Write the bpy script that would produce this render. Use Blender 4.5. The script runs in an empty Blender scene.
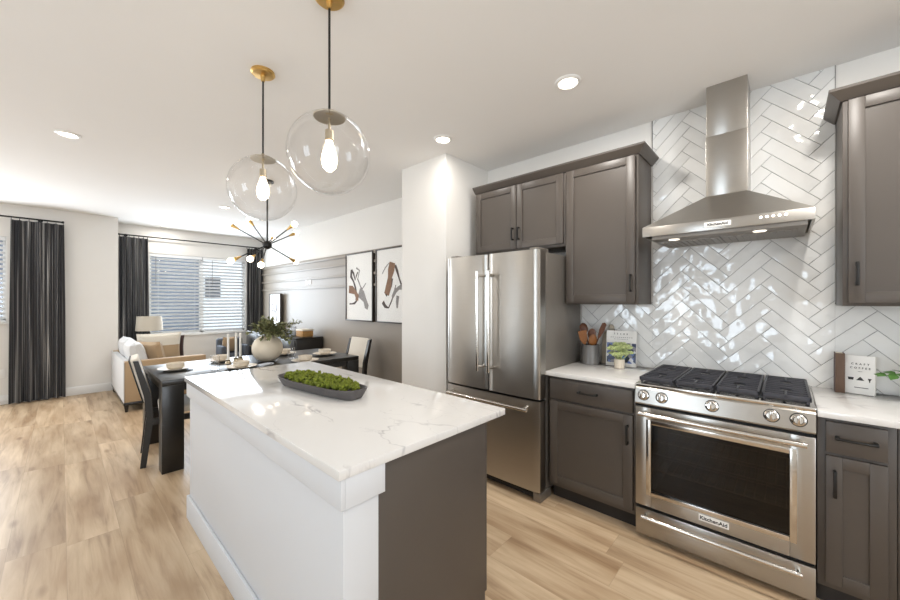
import bpy, bmesh, math, random
from mathutils import Vector, Matrix, noise
random.seed(7)
PI = math.pi
S = bpy.context.scene
C = S.collection

# ------------------------------------------------------------------ camera
CAM_H = 1.41
cd = bpy.data.cameras.new('camera'); cam = bpy.data.objects.new('camera', cd); C.objects.link(cam)
cam.location = (0, 0, CAM_H); cam.rotation_euler = (PI/2, 0, math.atan(335/361))
cd.sensor_width = 36; cd.lens = 361/900*36; cd.shift_y = 1/900; cd.clip_start = .02
S.camera = cam

# ------------------------------------------------------------------ world, lights, exposure
W = bpy.data.worlds.new('sky'); S.world = W; W.use_nodes = True
bg = W.node_tree.nodes['Background']; bg.inputs[0].default_value = (.80, .90, 1, 1); bg.inputs[1].default_value = 1.7
S.view_settings.view_transform = 'Standard'; S.view_settings.look = 'None'
S.view_settings.exposure = 0.55; S.view_settings.gamma = 1.0; S.view_settings.use_curve_mapping = False

def area(name, loc, rot, sx, sy, power, col, spread=PI):
    l = bpy.data.lights.new(name, 'AREA'); l.shape = 'RECTANGLE'; l.size = sx; l.size_y = sy
    l.energy = power; l.color = col; l.spread = spread
    o = bpy.data.objects.new(name, l); C.objects.link(o); o.location = loc; o.rotation_euler = rot
    return o
DAY = (.80, .90, 1.0)
# daylight fill in unseen openings added behind the camera, and in the two blind-covered windows
UP = PI/2+.80     # lamps tilted up to brighten the ceiling, in place of ground bounce
area('daylight', (-4.80, -3.17, 1.35), (UP, 0, 0), .34, 2.0, 9, DAY)
area('daylight', (-1.5, -3.17, 1.42), (UP-.3, 0, 0), 1.1, 1.6, 24, (.74, .87, 1))
area('daylight', (2.57, -.6, 1.5), (UP, 0, PI/2), 2.2, 1.9, 60, (.88, .94, 1))
area('daylight', (-8.27, 1.87, 1.53), (PI/2, 0, -PI/2), 1.56, 1.46, 46, DAY)
area('daylight', (-7.74, -1.35, 1.70), (PI/2, 0, -PI/2), 1.6, 1.1, 52, (.9, .95, 1))
CANS = [(-4.186, .038), (-2.058, 2.133), (-.966, 2.094), (-5.808, 1.579), (-8.0, 1.25),
        (.25, 2.09), (.9, 1.0)]  # last two are unseen downlights added for more light
CAN_W = 9.5

# ------------------------------------------------------------------ helpers
def lin(h):
    h = h.lstrip('#'); v = [int(h[i:i+2], 16)/255 for i in (0, 2, 4)]
    return tuple((c/12.92 if c <= .04045 else ((c+.055)/1.055)**2.4) for c in v) + (1,)

class NT:
    def __init__(s, name):
        s.m = bpy.data.materials.new(name); s.m.use_nodes = True; s.t = s.m.node_tree; s.n = s.t.nodes
        s.p = s.n['Principled BSDF']; s.out = s.n['Material Output']
    def add(s, typ, **kw):
        nd = s.n.new(typ)
        for k, v in kw.items():
            if k.startswith('i_'): nd.inputs[k[2:].replace('_', ' ')].default_value = v
            else: setattr(nd, k, v)
        return nd
    def ln(s, a, b): s.t.links.new(a, b)
    def math(s, op, a, b=None):
        nd = s.n.new('ShaderNodeMath'); nd.operation = op
        for i, v in enumerate((a, b)):
            if v is None: continue
            if hasattr(v, 'links'): s.ln(v, nd.inputs[i])
            else: nd.inputs[i].default_value = v
        return nd.outputs[0]

def mat(name, col, rough=.5, metal=0, var=.06, vscale=30, bump=0, bscale=200, stretch=(1, 1, 1), coat=0, sheen=0,
        aniso=0, emit=None, estr=0, spec=.5, coords='Object'):
    a = NT(name); p = a.p; c = lin(col)
    tc = a.add('ShaderNodeTexCoord'); mp = a.add('ShaderNodeMapping'); a.ln(tc.outputs[coords], mp.inputs[0])
    mp.inputs['Scale'].default_value = stretch
    nz = a.add('ShaderNodeTexNoise', i_Scale=vscale, i_Detail=3.0); a.ln(mp.outputs[0], nz.inputs['Vector'])
    mx = a.add('ShaderNodeMix', data_type='RGBA'); a.ln(nz.outputs['Fac'], mx.inputs['Factor'])
    mx.inputs['A'].default_value = tuple(v*(1-var) for v in c[:3])+(1,)
    mx.inputs['B'].default_value = tuple(min(1, v*(1+var)) for v in c[:3])+(1,)
    a.ln(mx.outputs['Result'], p.inputs['Base Color'])
    p.inputs['Roughness'].default_value = rough; p.inputs['Metallic'].default_value = metal
    p.inputs['Specular IOR Level'].default_value = spec
    if coat: p.inputs['Coat Weight'].default_value = coat; p.inputs['Coat Roughness'].default_value = .1
    if sheen: p.inputs['Sheen Weight'].default_value = sheen
    if bump:
        n2 = a.add('ShaderNodeTexNoise', i_Scale=bscale, i_Detail=2.0); a.ln(mp.outputs[0], n2.inputs['Vector'])
        b = a.add('ShaderNodeBump', i_Strength=bump, i_Distance=.004); a.ln(n2.outputs['Fac'], b.inputs['Height'])
        a.ln(b.outputs[0], p.inputs['Normal'])
    if aniso:
        p.inputs['Anisotropic'].default_value = aniso
        v = a.add('ShaderNodeCombineXYZ'); v.inputs[2].default_value = 1; a.ln(v.outputs[0], p.inputs['Tangent'])
    if emit: p.inputs['Emission Color'].default_value = lin(emit); p.inputs['Emission Strength'].default_value = estr
    return a.m

def thin_glass(name, col='FFFFFF', base=.04, rim=.6, power=3, rough=.0):
    a = NT(name); a.n.remove(a.p)
    tr = a.add('ShaderNodeBsdfTransparent'); tr.inputs[0].default_value = lin(col)
    gl = a.add('ShaderNodeBsdfGlossy'); gl.inputs['Roughness'].default_value = rough
    lw = a.add('ShaderNodeLayerWeight'); lw.inputs['Blend'].default_value = .5
    nz = a.add('ShaderNodeTexNoise', i_Scale=4.0)
    f = a.math('POWER', lw.outputs['Facing'], power); f = a.math('MULTIPLY', f, rim)
    k = a.math('MULTIPLY', nz.outputs['Fac'], base*.4); f = a.math('ADD', f, k); f = a.math('ADD', f, base*.8)
    ms = a.add('ShaderNodeMixShader'); a.ln(f, ms.inputs[0]); a.ln(tr.outputs[0], ms.inputs[1]); a.ln(gl.outputs[0], ms.inputs[2])
    a.ln(ms.outputs[0], a.out.inputs[0])
    return a.m

ORG = {}
class MB:
    def __init__(s): s.bm = bmesh.new()
    def box(s, x0, x1, y0, y1, z0, z1, b=0, seg=2):
        if x0 > x1: x0, x1 = x1, x0
        if y0 > y1: y0, y1 = y1, y0
        if z0 > z1: z0, z1 = z1, z0
        v = [s.bm.verts.new((x, y, z)) for x in (x0, x1) for y in (y0, y1) for z in (z0, z1)]
        fs = [s.bm.faces.new([v[i] for i in q]) for q in ((0, 1, 3, 2), (4, 6, 7, 5), (0, 4, 5, 1), (2, 3, 7, 6), (0, 2, 6, 4), (1, 5, 7, 3))]
        if b:
            b = min(b, .49*min(x1-x0, y1-y0, z1-z0))
            es = list({e for f in fs for e in f.edges})
            bmesh.ops.bevel(s.bm, geom=es, offset=b, segments=seg, affect='EDGES', profile=.5)
        return s
    def hexa(s, bot, top):
        v = [s.bm.verts.new(p) for p in bot+top]; n = len(bot)
        s.bm.faces.new(v[:n][::-1]); s.bm.faces.new(v[n:])
        for i in range(n): s.bm.faces.new((v[i], v[(i+1) % n], v[n+(i+1) % n], v[n+i]))
        return s
    def lathe(s, prof, c=(0, 0, 0), seg=32, axis=None, a0=0):
        M = Matrix.Identity(3)
        if axis is not None: M = Vector((0, 0, 1)).rotation_difference(Vector(axis)).to_matrix()
        c = Vector(c); rings = []
        for r, z in prof:
            if r < 1e-6: rings.append([s.bm.verts.new(c+M@Vector((0, 0, z)))])
            else: rings.append([s.bm.verts.new(c+M@Vector((r*math.cos(a0+2*PI*i/seg), r*math.sin(a0+2*PI*i/seg), z))) for i in range(seg)])
        for A, B in zip(rings, rings[1:]):
            for i in range(seg):
                j = (i+1) % seg
                if len(A) == 1 and len(B) == 1: continue
                if len(A) == 1: s.bm.faces.new((A[0], B[i], B[j]))
                elif len(B) == 1: s.bm.faces.new((A[i], A[j], B[0]))
                else: s.bm.faces.new((A[i], A[j], B[j], B[i]))
        return s
    def cyl(s, p0, p1, r, seg=16, r1=None):
        p0 = Vector(p0); p1 = Vector(p1); d = p1-p0; r1 = r if r1 is None else r1
        return s.lathe([(0, 0), (r, 0), (r1, d.length), (0, d.length)], p0, seg, d.normalized())
    def tube(s, pts, r, seg=8, taper=None):
        pts = [Vector(p) for p in pts]; n = len(pts); rings = []
        up = Vector((0, 0, 1))
        for i, p in enumerate(pts):
            t = (pts[min(i+1, n-1)]-pts[max(i-1, 0)]).normalized()
            a = t.cross(up); a = a if a.length > .05 else t.cross(Vector((1, 0, 0))); a.normalize(); b = a.cross(t)
            rr = r if taper is None else r+(taper-r)*i/(n-1)
            rings.append([s.bm.verts.new(p+rr*(a*math.cos(2*PI*k/seg)+b*math.sin(2*PI*k/seg))) for k in range(seg)])
        for A, B in zip(rings, rings[1:]):
            for k in range(seg): s.bm.faces.new((A[k], A[(k+1) % seg], B[(k+1) % seg], B[k]))
        s.bm.faces.new(rings[0]); s.bm.faces.new(rings[-1][::-1])
        return s
    def sphere(s, c, r, sub=2, sc=(1, 1, 1)):
        M = Matrix.Translation(c) @ Matrix.Diagonal((r*sc[0], r*sc[1], r*sc[2], 1))
        bmesh.ops.create_icosphere(s.bm, subdivisions=sub, radius=1, matrix=M); return s
    def prism(s, poly, d0, d1, plane='xz'):
        f = (lambda a, b, d: (a, d, b)) if plane == 'xz' else ((lambda a, b, d: (d, a, b)) if plane == 'yz' else (lambda a, b, d: (a, b, d)))
        A = [s.bm.verts.new(f(a, b, d0)) for a, b in poly]; B = [s.bm.verts.new(f(a, b, d1)) for a, b in poly]
        s.bm.faces.new(A); s.bm.faces.new(B[::-1]); n = len(poly)
        for i in range(n): s.bm.faces.new((A[i], A[(i+1) % n], B[(i+1) % n], B[i]))
        return s
    def pillow(s, w, h, t, M, n=12, pinch=.06):
        vs = {}
        for sd in (1, -1):
            for i in range(n+1):
                for j in range(n+1):
                    u = 2*i/n-1; v = 2*j/n-1
                    e = max(0, (1-u**4))**.5*max(0, (1-v**4))**.5
                    k = 1-pinch*(1-abs(u)**2)*abs(v)**4-0; k2 = 1-pinch*(1-abs(v)**2)*abs(u)**4
                    if sd == -1 and (i in (0, n) or j in (0, n)): vs[(sd, i, j)] = vs[(1, i, j)]; continue
                    vs[(sd, i, j)] = s.bm.verts.new(M@Vector((u*w/2*k2, sd*t/2*e, v*h/2*k)))
        for sd in (1, -1):
            for i in range(n):
                for j in range(n):
                    q = [vs[(sd, i, j)], vs[(sd, i+1, j)], vs[(sd, i+1, j+1)], vs[(sd, i, j+1)]]
                    s.bm.faces.new(q if sd == -1 else q[::-1])
        return s
    def xform(s, M): bmesh.ops.transform(s.bm, matrix=M, verts=s.bm.verts[:]); return s
    def build(s, name, m, parent=None, smooth=True, label=None, angle=35, org=None):
        bm = s.bm; bmesh.ops.recalc_face_normals(bm, faces=bm.faces[:])
        if parent is not None: o_ = ORG[parent]
        elif org is not None: o_ = Vector(org)
        else:
            xs = [v.co for v in bm.verts]
            o_ = Vector(((min(v.x for v in xs)+max(v.x for v in xs))/2, (min(v.y for v in xs)+max(v.y for v in xs))/2, min(v.z for v in xs)))
        for v in bm.verts: v.co -= o_
        me = bpy.data.meshes.new(name); bm.to_mesh(me); bm.free()
        me.materials.append(m)
        if smooth:
            me.polygons.foreach_set('use_smooth', [True]*len(me.polygons)); me.set_sharp_from_angle(angle=math.radians(angle))
        o = bpy.data.objects.new(name, me); C.objects.link(o)
        if parent is not None: o.parent = parent
        else: o.location = o_
        ORG[o] = o_
        if label: o['label'] = label
        return o

def tag(o, label, cat, group=None, kind=None):
    o['label'] = label; o['category'] = cat
    if group: o['group'] = group
    if kind: o['kind'] = kind
    return o
def thing(name, label, cat, loc=(0, 0, 0), group=None):
    o = bpy.data.objects.new(name, None); C.objects.link(o); o.location = loc; o.empty_display_size = .1
    ORG[o] = Vector(loc); return tag(o, label, cat, group)
def struct(o): o['kind'] = 'structure'; return o
def kids(o): return [c for c in C.objects if c.parent == o]
def dup(o, loc=None, rz=None, label=None, parent=None):
    c = o.copy(); C.objects.link(c)
    if parent is not None: c.parent = parent
    if loc is not None: c.location = loc
    if rz is not None: c.rotation_euler = (0, 0, rz)
    if label: c['label'] = label
    for k in kids(o): dup(k, parent=c)
    return c
def text(name, body, size, m, M, parent, ext=.0006, align='CENTER', sx=1, bold=0, space=1):
    cu = bpy.data.curves.new(name, 'FONT'); cu.body = body; cu.size = size; cu.extrude = ext
    cu.align_x = align; cu.align_y = 'CENTER'; cu.offset = bold; cu.space_character = space
    t = bpy.data.objects.new(name, cu); C.objects.link(t)
    me = bpy.data.meshes.new_from_object(t.evaluated_get(bpy.context.evaluated_depsgraph_get()))
    bpy.data.objects.remove(t)
    me.transform(M @ Matrix.Diagonal((sx, 1, 1, 1))); me.transform(Matrix.Translation(-ORG[parent]))
    me.materials.clear(); me.materials.append(m)
    o = bpy.data.objects.new(name, me); C.objects.link(o); o.parent = parent; ORG[o] = ORG[parent]
    return o
FACE_NEG_Y = Matrix.Rotation(PI/2, 4, 'X')       # text plane facing -y

# ------------------------------------------------------------------ materials
M_wall = mat('wall_paint', 'E6E3DE', .75, var=.015, vscale=3, bump=.05, bscale=300)
M_ceil = mat('ceiling_paint', 'F0EEEB', .85, var=.012, vscale=3, bump=.06, bscale=240)
M_trim = mat('white_trim_paint', 'EAE9E6', .4, var=.01)
M_accent = mat('greige_accent_paint', '90867A', .40, var=.03, vscale=4, bump=.04, bscale=200)
M_cab = mat('greige_cabinet_paint', '4E4741', .42, var=.03, vscale=8, bump=.03, bscale=400)
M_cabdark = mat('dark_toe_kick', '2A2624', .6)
M_island = mat('white_island_paint', 'CDCFD2', .5, var=.01, vscale=4)
M_black = mat('matte_black_metal', '1A1918', .42, .3, var=.1)
M_iron = mat('cast_iron', '3E3E44', .45, .35, var=.15, bump=.3, bscale=500)
M_steel = mat('brushed_stainless_steel', 'B3AFA9', .30, 1, var=.05, vscale=6, stretch=(1, 1, 60), aniso=.75)
M_steelp = mat('polished_steel', 'CFCBC5', .16, 1, var=.03)
M_steeld = mat('steel_side_grey', '88827B', .45, .7, var=.04)
M_brass = mat('brushed_brass', 'D6B270', .4, 1, var=.08, vscale=60)
M_nickel = mat('warm_nickel', 'B7AB95', .3, 1, var=.05)
M_dark = mat('dark_gap', '0B0B0B', .7)
M_ovin = mat('oven_enamel', '1E1D1E', .35, var=.2)
M_rack = mat('dull_rack_wire', 'A8A39C', .4, .2)
M_glass = thin_glass('clear_glass', base=.05, rim=.55, power=2.6)
M_artglass = thin_glass('art_glazing', base=.012, rim=.05)
M_pane = thin_glass('window_glass', base=.05, rim=.4)
M_ovglass = thin_glass('tinted_oven_glass', '9A9490', base=.035, rim=.4)
M_bulb = mat('glowing_bulb', 'FFF3DC', .3, emit='FFE9C8', estr=9)
M_bulbs = mat('small_glowing_bulb', 'FFF3DC', .3, emit='FFEFD8', estr=7)
M_can = mat('lit_downlight_lens', 'FFFFFF', .4, emit='FFF4E2', estr=6)
M_hoodlens = mat('hood_lamp_lens', 'F0F0EE', .2, emit='FFF4E2', estr=1.2)
M_led = mat('lit_button', 'FFFFFF', .3, emit='FFF2D8', estr=2.5)
M_bwood = mat('black_stained_wood', '1B1917', .28, var=.25, vscale=6, stretch=(1, 12, 12), bump=.06, bscale=40)
M_cream = mat('cream_upholstery', 'D9D0C2', .9, var=.06, vscale=120, bump=.3, bscale=500, sheen=.3)
M_tan = mat('tan_upholstery', 'AE9474', .85, var=.06, vscale=100, bump=.3, bscale=500, sheen=.3)  # on the sofa arms this tan stands in for warm light
M_sofa = mat('cool_lit_sofa_fabric', 'D3D3D3', .9, var=.05, vscale=100, bump=.3, bscale=500, sheen=.3)  # pale sofa body stands in for cool light on one fabric
M_brown = mat('dark_brown_fabric', '3A2723', .9, var=.15, vscale=100)
M_greyfab = mat('slate_grey_fabric', '4D5158', .9, var=.1, vscale=100, bump=.3, bscale=400)
M_cer = mat('cream_stoneware', 'D8CDBC', .45, var=.05, vscale=25, bump=.05, bscale=100)
M_vase = mat('ivory_ceramic', 'D9CDB9', .55, var=.05, vscale=15, bump=.15, bscale=60)
M_white = mat('white_candle_wax', 'F0EDE6', .5, var=.02)
M_leaf = mat('olive_leaves', '74764F', .6, var=.45, vscale=18)
M_leaf2 = mat('green_ivy_leaves', '4F7A36', .5, var=.35, vscale=40)
M_succ = mat('pale_green_petals', 'B4BF86', .6, var=.25, vscale=60)
M_stem = mat('brown_stem', '5A4632', .8)
M_moss = mat('green_moss', '69721E', .95, var=.6, vscale=45, bump=1, bscale=160)
M_bowl = mat('charcoal_bowl', '54504F', .6, var=.12, vscale=30, bump=.2, bscale=80)
M_crock = mat('grey_crock', '6A6866', .4, .3, var=.06)
M_wood = mat('brown_spoon_wood', '5E3319', .45, var=.3, vscale=10, stretch=(1, 1, 8))
M_wood2 = mat('light_brown_spoon_wood', '84501F', .45, var=.25, vscale=10, stretch=(1, 1, 8))
M_stone = mat('beige_stone_board', 'A99F8E', .6, var=.12, vscale=12)
def band_mat():
    a = NT('tan_and_cream_banded_fabric'); tc = a.add('ShaderNodeTexCoord'); sp = a.add('ShaderNodeSeparateXYZ'); a.ln(tc.outputs['Generated'], sp.inputs[0])
    nz = a.add('ShaderNodeTexNoise', i_Scale=40.0); a.ln(tc.outputs['Generated'], nz.inputs['Vector'])
    f = a.math('GREATER_THAN', a.math('ADD', sp.outputs[2], a.math('MULTIPLY', nz.outputs['Fac'], .02)), .53)
    mx = a.add('ShaderNodeMix', data_type='RGBA'); a.ln(f, mx.inputs['Factor']); mx.inputs['A'].default_value = lin('AE9474'); mx.inputs['B'].default_value = lin('DAD2C4')
    a.ln(mx.outputs['Result'], a.p.inputs['Base Color']); a.p.inputs['Roughness'].default_value = .9
    return a.m
M_band = band_mat()
M_lampsh = mat('beige_linen_shade', 'C8BFB0', .9, var=.05, vscale=150)
M_paper = mat('white_paper', 'E8E6E2', .6, var=.01)
M_page = mat('cream_pages', 'CFC4AE', .8, var=.08, vscale=200)
M_bkbrown = mat('brown_book_cloth', '5B4536', .6, var=.12)
M_bkspine = mat('reddish_spine_cloth', '4A3230', .6, var=.12)
M_ink = mat('black_ink', '2A2828', .6)
M_grey = mat('grey_ink', '8E8C8A', .6)
M_wicker = mat('tan_wicker', 'A87E48', .7, var=.4, vscale=60, bump=.6, bscale=90)
M_slat = mat('white_blind_slat', 'F0F1F2', .5, var=.01)
M_napkin = mat('pale_blue_linen', 'C4CAD3', .9, var=.05)
M_plastic = mat('white_plastic', 'EDEBE7', .4, var=.01)
M_canvas = mat('white_art_paper', 'EDEBE7', .6, var=.02)
M_str1 = mat('dark_umber_brush_stroke', '4B3D37', .7, var=.25)
M_str2 = mat('grey_brush_stroke', '8C8683', .7, var=.25)
M_str3 = mat('tan_brush_stroke', '87644A', .7, var=.25)
M_fb = mat('dark_bronze_frame', '3B342F', .45, var=.1)

def curtain_mat():
    a = NT('charcoal_curtain_with_silver_threads'); tc = a.add('ShaderNodeTexCoord')
    mp = a.add('ShaderNodeMapping'); mp.inputs['Scale'].default_value = (1, 13, .05); a.ln(tc.outputs['Object'], mp.inputs[0])
    nz = a.add('ShaderNodeTexNoise', i_Scale=2.2, i_Detail=2.0); a.ln(mp.outputs[0], nz.inputs['Vector'])
    d = a.math('ABSOLUTE', a.math('SUBTRACT', nz.outputs['Fac'], .53))
    r = a.add('ShaderNodeMapRange'); r.inputs[1].default_value = .006; r.inputs[2].default_value = .022; r.inputs[3].default_value = .8; r.inputs[4].default_value = 0; a.ln(d, r.inputs[0])
    cr = a.add('ShaderNodeMix', data_type='RGBA'); a.ln(r.outputs[0], cr.inputs['Factor']); cr.inputs['A'].default_value = lin('242428'); cr.inputs['B'].default_value = lin('A8A5A2')
    a.ln(cr.outputs['Result'], a.p.inputs['Base Color']); a.p.inputs['Roughness'].default_value = .5; a.p.inputs['Sheen Weight'].default_value = .15
    return a.m
M_curt = curtain_mat()

def floor_mat():
    a = NT('light_oak_planks'); tc = a.add('ShaderNodeTexCoord'); sp = a.add('ShaderNodeSeparateXYZ'); a.ln(tc.outputs['Object'], sp.inputs[0])
    x, y = sp.outputs[0], sp.outputs[1]
    w, L = .2275, 1.5
    yr = a.math('DIVIDE', a.math('ADD', y, -.02+20*w), w); row = a.math('FLOOR', yr); fy = a.math('FRACT', yr)
    wn = a.add('ShaderNodeTexWhiteNoise', noise_dimensions='1D'); a.ln(row, wn.inputs['W'])
    xr = a.math('ADD', a.math('DIVIDE', x, L), a.math('ADD', a.math('MULTIPLY', wn.outputs['Value'], 7.3), 40)); col = a.math('FLOOR', xr); fx = a.math('FRACT', xr)
    cv = a.add('ShaderNodeCombineXYZ'); a.ln(row, cv.inputs[0]); a.ln(col, cv.inputs[1])
    w2 = a.add('ShaderNodeTexWhiteNoise', noise_dimensions='2D'); a.ln(cv.outputs[0], w2.inputs['Vector'])
    # grain coordinates shifted per plank
    gv = a.add('ShaderNodeCombineXYZ'); a.ln(a.math('MULTIPLY', x, 1.3), gv.inputs[0]); a.ln(a.math('MULTIPLY', y, 15), gv.inputs[1]); a.ln(a.math('MULTIPLY', w2.outputs['Value'], 50), gv.inputs[2])
    n1 = a.add('ShaderNodeTexNoise', i_Scale=1.3, i_Detail=6.0, i_Roughness=.6, i_Distortion=.6); a.ln(gv.outputs[0], n1.inputs['Vector'])
    cr = a.add('ShaderNodeValToRGB'); a.ln(n1.outputs['Fac'], cr.inputs[0])
    e = cr.color_ramp.elements; e[0].position = .30; e[0].color = lin('A98E70'); e[1].position = .62; e[1].color = lin('D0B898')
    m = e.new(.45); m.color = lin('C3A988')
    # broad warm/grey patches
    bv = a.add('ShaderNodeCombineXYZ'); a.ln(a.math('MULTIPLY', x, .9), bv.inputs[0]); a.ln(a.math('MULTIPLY', y, 4), bv.inputs[1]); a.ln(a.math('MULTIPLY', w2.outputs['Value'], 31), bv.inputs[2])
    n2 = a.add('ShaderNodeTexNoise', i_Scale=1.6, i_Detail=2.0); a.ln(bv.outputs[0], n2.inputs['Vector'])
    r2 = a.add('ShaderNodeMapRange'); r2.inputs[1].default_value = .35; r2.inputs[2].default_value = .7; a.ln(n2.outputs['Fac'], r2.inputs[0])
    mx = a.add('ShaderNodeMix', data_type='RGBA', blend_type='MULTIPLY'); a.ln(a.math('MULTIPLY', r2.outputs[0], .8), mx.inputs['Factor']); a.ln(cr.outputs[0], mx.inputs['A']); mx.inputs['B'].default_value = lin('C9B9A8')
    # plank tone
    hs = a.add('ShaderNodeHueSaturation'); a.ln(mx.outputs['Result'], hs.inputs['Color'])
    a.ln(a.math('ADD', a.math('MULTIPLY', w2.outputs['Value'], .16), .92), hs.inputs['Value']); hs.inputs['Saturation'].default_value = .95
    # knots
    kv = a.add('ShaderNodeCombineXYZ'); a.ln(a.math('MULTIPLY', x, 1.6), kv.inputs[0]); a.ln(a.math('MULTIPLY', y, 4.2), kv.inputs[1]); a.ln(w2.outputs['Value'], kv.inputs[2])
    vo = a.add('ShaderNodeTexVoronoi', i_Scale=.9); a.ln(kv.outputs[0], vo.inputs['Vector'])
    kr = a.add('ShaderNodeMapRange'); kr.inputs[1].default_value = .03; kr.inputs[2].default_value = .11; kr.inputs[3].default_value = .6; kr.inputs[4].default_value = 0; a.ln(vo.outputs['Distance'], kr.inputs[0])
    mk = a.add('ShaderNodeMix', data_type='RGBA'); a.ln(kr.outputs[0], mk.inputs['Factor']); a.ln(hs.outputs[0], mk.inputs['A']); mk.inputs['B'].default_value = lin('7A5B40')
    # seams
    s1 = a.math('LESS_THAN', fy, .010); s2 = a.math('LESS_THAN', fx, .0016); sm = a.math('MULTIPLY', a.math('MAXIMUM', s1, s2), .38)
    ms = a.add('ShaderNodeMix', data_type='RGBA'); a.ln(sm, ms.inputs['Factor']); a.ln(mk.outputs['Result'], ms.inputs['A']); ms.inputs['B'].default_value = lin('7D6650')
    a.ln(ms.outputs['Result'], a.p.inputs['Base Color']); a.p.inputs['Roughness'].default_value = .38; a.p.inputs['Specular IOR Level'].default_value = .4
    b = a.add('ShaderNodeBump', i_Strength=.12, i_Distance=.002); a.ln(n1.outputs['Fac'], b.inputs['Height']); a.ln(b.outputs[0], a.p.inputs['Normal'])
    return a.m
M_floor = floor_mat()

def quartz_mat():
    a = NT('white_veined_quartz'); tc = a.add('ShaderNodeTexCoord')
    def vein(scale, width, seed, rot, dist):
        mp = a.add('ShaderNodeMapping'); a.ln(tc.outputs['Object'], mp.inputs[0]); mp.inputs['Location'].default_value = (seed, seed*.7, seed*.3)
        mp.inputs['Rotation'].default_value = (0, 0, rot); mp.inputs['Scale'].default_value = (1, 2.3, 1)
        n = a.add('ShaderNodeTexNoise', i_Scale=scale, i_Detail=5.0, i_Roughness=.55, i_Distortion=dist); a.ln(mp.outputs[0], n.inputs['Vector'])
        d = a.math('ABSOLUTE', a.math('SUBTRACT', n.outputs['Fac'], .5))
        r = a.add('ShaderNodeMapRange'); r.inputs[1].default_value = 0; r.inputs[2].default_value = width; r.inputs[3].default_value = 1; r.inputs[4].default_value = 0
        a.ln(d, r.inputs[0]); return r.outputs[0], mp
    v1, mp = vein(1.1, .010, 3.1, .5, .4); v2, _ = vein(2.3, .008, 8.3, 1.9, .3)
    nm = a.add('ShaderNodeTexNoise', i_Scale=2.6); a.ln(mp.outputs[0], nm.inputs['Vector'])
    rm = a.add('ShaderNodeMapRange'); rm.inputs[1].default_value = .46; rm.inputs[2].default_value = .66; a.ln(nm.outputs['Fac'], rm.inputs[0])
    f = a.math('MULTIPLY', a.math('MAXIMUM', a.math('MULTIPLY', v1, .75), a.math('MULTIPLY', v2, .3)), rm.outputs[0])
    mx = a.add('ShaderNodeMix', data_type='RGBA'); a.ln(f, mx.inputs['Factor']); mx.inputs['A'].default_value = lin('D9D7D4'); mx.inputs['B'].default_value = lin('77737A')
    n3 = a.add('ShaderNodeTexNoise', i_Scale=3.0, i_Detail=3.0)
    m2 = a.add('ShaderNodeMix', data_type='RGBA'); a.ln(a.math('MULTIPLY', n3.outputs['Fac'], .3), m2.inputs['Factor']); a.ln(mx.outputs['Result'], m2.inputs['A']); m2.inputs['B'].default_value = lin('CBC8C6')
    a.ln(m2.outputs['Result'], a.p.inputs['Base Color']); a.p.inputs['Roughness'].default_value = .10
    return a.m
M_quartz = quartz_mat()

def tile_mat():
    a = NT('glossy_white_wavy_tile'); tc = a.add('ShaderNodeTexCoord'); g = a.add('ShaderNodeNewGeometry')
    mp = a.add('ShaderNodeVectorMath', operation='ADD'); a.ln(tc.outputs['Object'], mp.inputs[0])
    cv = a.add('ShaderNodeCombineXYZ'); a.ln(a.math('MULTIPLY', g.outputs['Random Per Island'], 40), cv.inputs[1]); a.ln(cv.outputs[0], mp.inputs[1])
    n = a.add('ShaderNodeTexNoise', i_Scale=8.0, i_Detail=1.0); a.ln(mp.outputs[0], n.inputs['Vector'])
    b = a.add('ShaderNodeBump', i_Strength=1.0, i_Distance=.02); a.ln(n.outputs['Fac'], b.inputs['Height']); a.ln(b.outputs[0], a.p.inputs['Normal'])
    cr = a.add('ShaderNodeMix', data_type='RGBA'); a.ln(g.outputs['Random Per Island'], cr.inputs['Factor']); cr.inputs['A'].default_value = lin('DEDEDC'); cr.inputs['B'].default_value = lin('EAEAE8')
    a.ln(cr.outputs['Result'], a.p.inputs['Base Color']); a.p.inputs['Roughness'].default_value = .09
    a.p.inputs['Coat Weight'].default_value = .4; a.p.inputs['Coat Roughness'].default_value = .03; a.ln(b.outputs[0], a.p.inputs['Coat Normal'])
    return a.m
M_tile = tile_mat()
M_grout = mat('grey_grout', '9D9C9E', .9, var=.08, vscale=80)

# ------------------------------------------------------------------ room shell
CEIL = 2.74; YK = 2.98; XW = -8.35; XL = -7.80
def solid(name, m, *boxes):
    b = MB()
    for q in boxes: b.box(*q)
    return struct(b.build(name, m, smooth=False, org=(0, 0, 0)))
def holed(a0, a1, z0, z1, holes):
    """rectangles (a0,a1,z0,z1) of a wall strip round its openings"""
    out = []; cur = a0
    for h0, h1, hz0, hz1 in sorted(holes):
        out.append((cur, h0, z0, z1)); out.append((h0, h1, z0, hz0)); out.append((h0, h1, hz1, z1)); cur = h1
    out.append((cur, a1, z0, z1)); return [r for r in out if r[1]-r[0] > 1e-4 and r[3]-r[2] > 1e-4]
floor = solid('floor', M_floor, (-8.5, 2.75, -3.35, 3.13, -.06, 0))
ceiling = solid('ceiling', M_ceil, (-8.5, 2.75, -3.35, 3.13, CEIL, CEIL+.08))
wall_kitchen = solid('wall_kitchen', M_wall, (-8.5, 2.75, YK, YK+.15, 0, CEIL))
solid('wall_partition', M_wall, (-2.85, -2.233, 2.354, YK, 0, CEIL))
WB = (1.07, 2.66, .78, 2.28)          # big blind window on the far wall (y0,y1,z0,z1)
WL = (-2.15, -.50, 1.12, 2.30)        # window on the left wall
solid('wall_window', M_wall, *[(XW-.15, XW, a, b, c, d) for a, b, c, d in holed(.62, YK, 0, CEIL, [WB])])
solid('wall_left', M_wall, *[(XL-.15, XL, a, b, c, d) for a, b, c, d in holed(-3.2, .62, 0, CEIL, [WL])])
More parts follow.
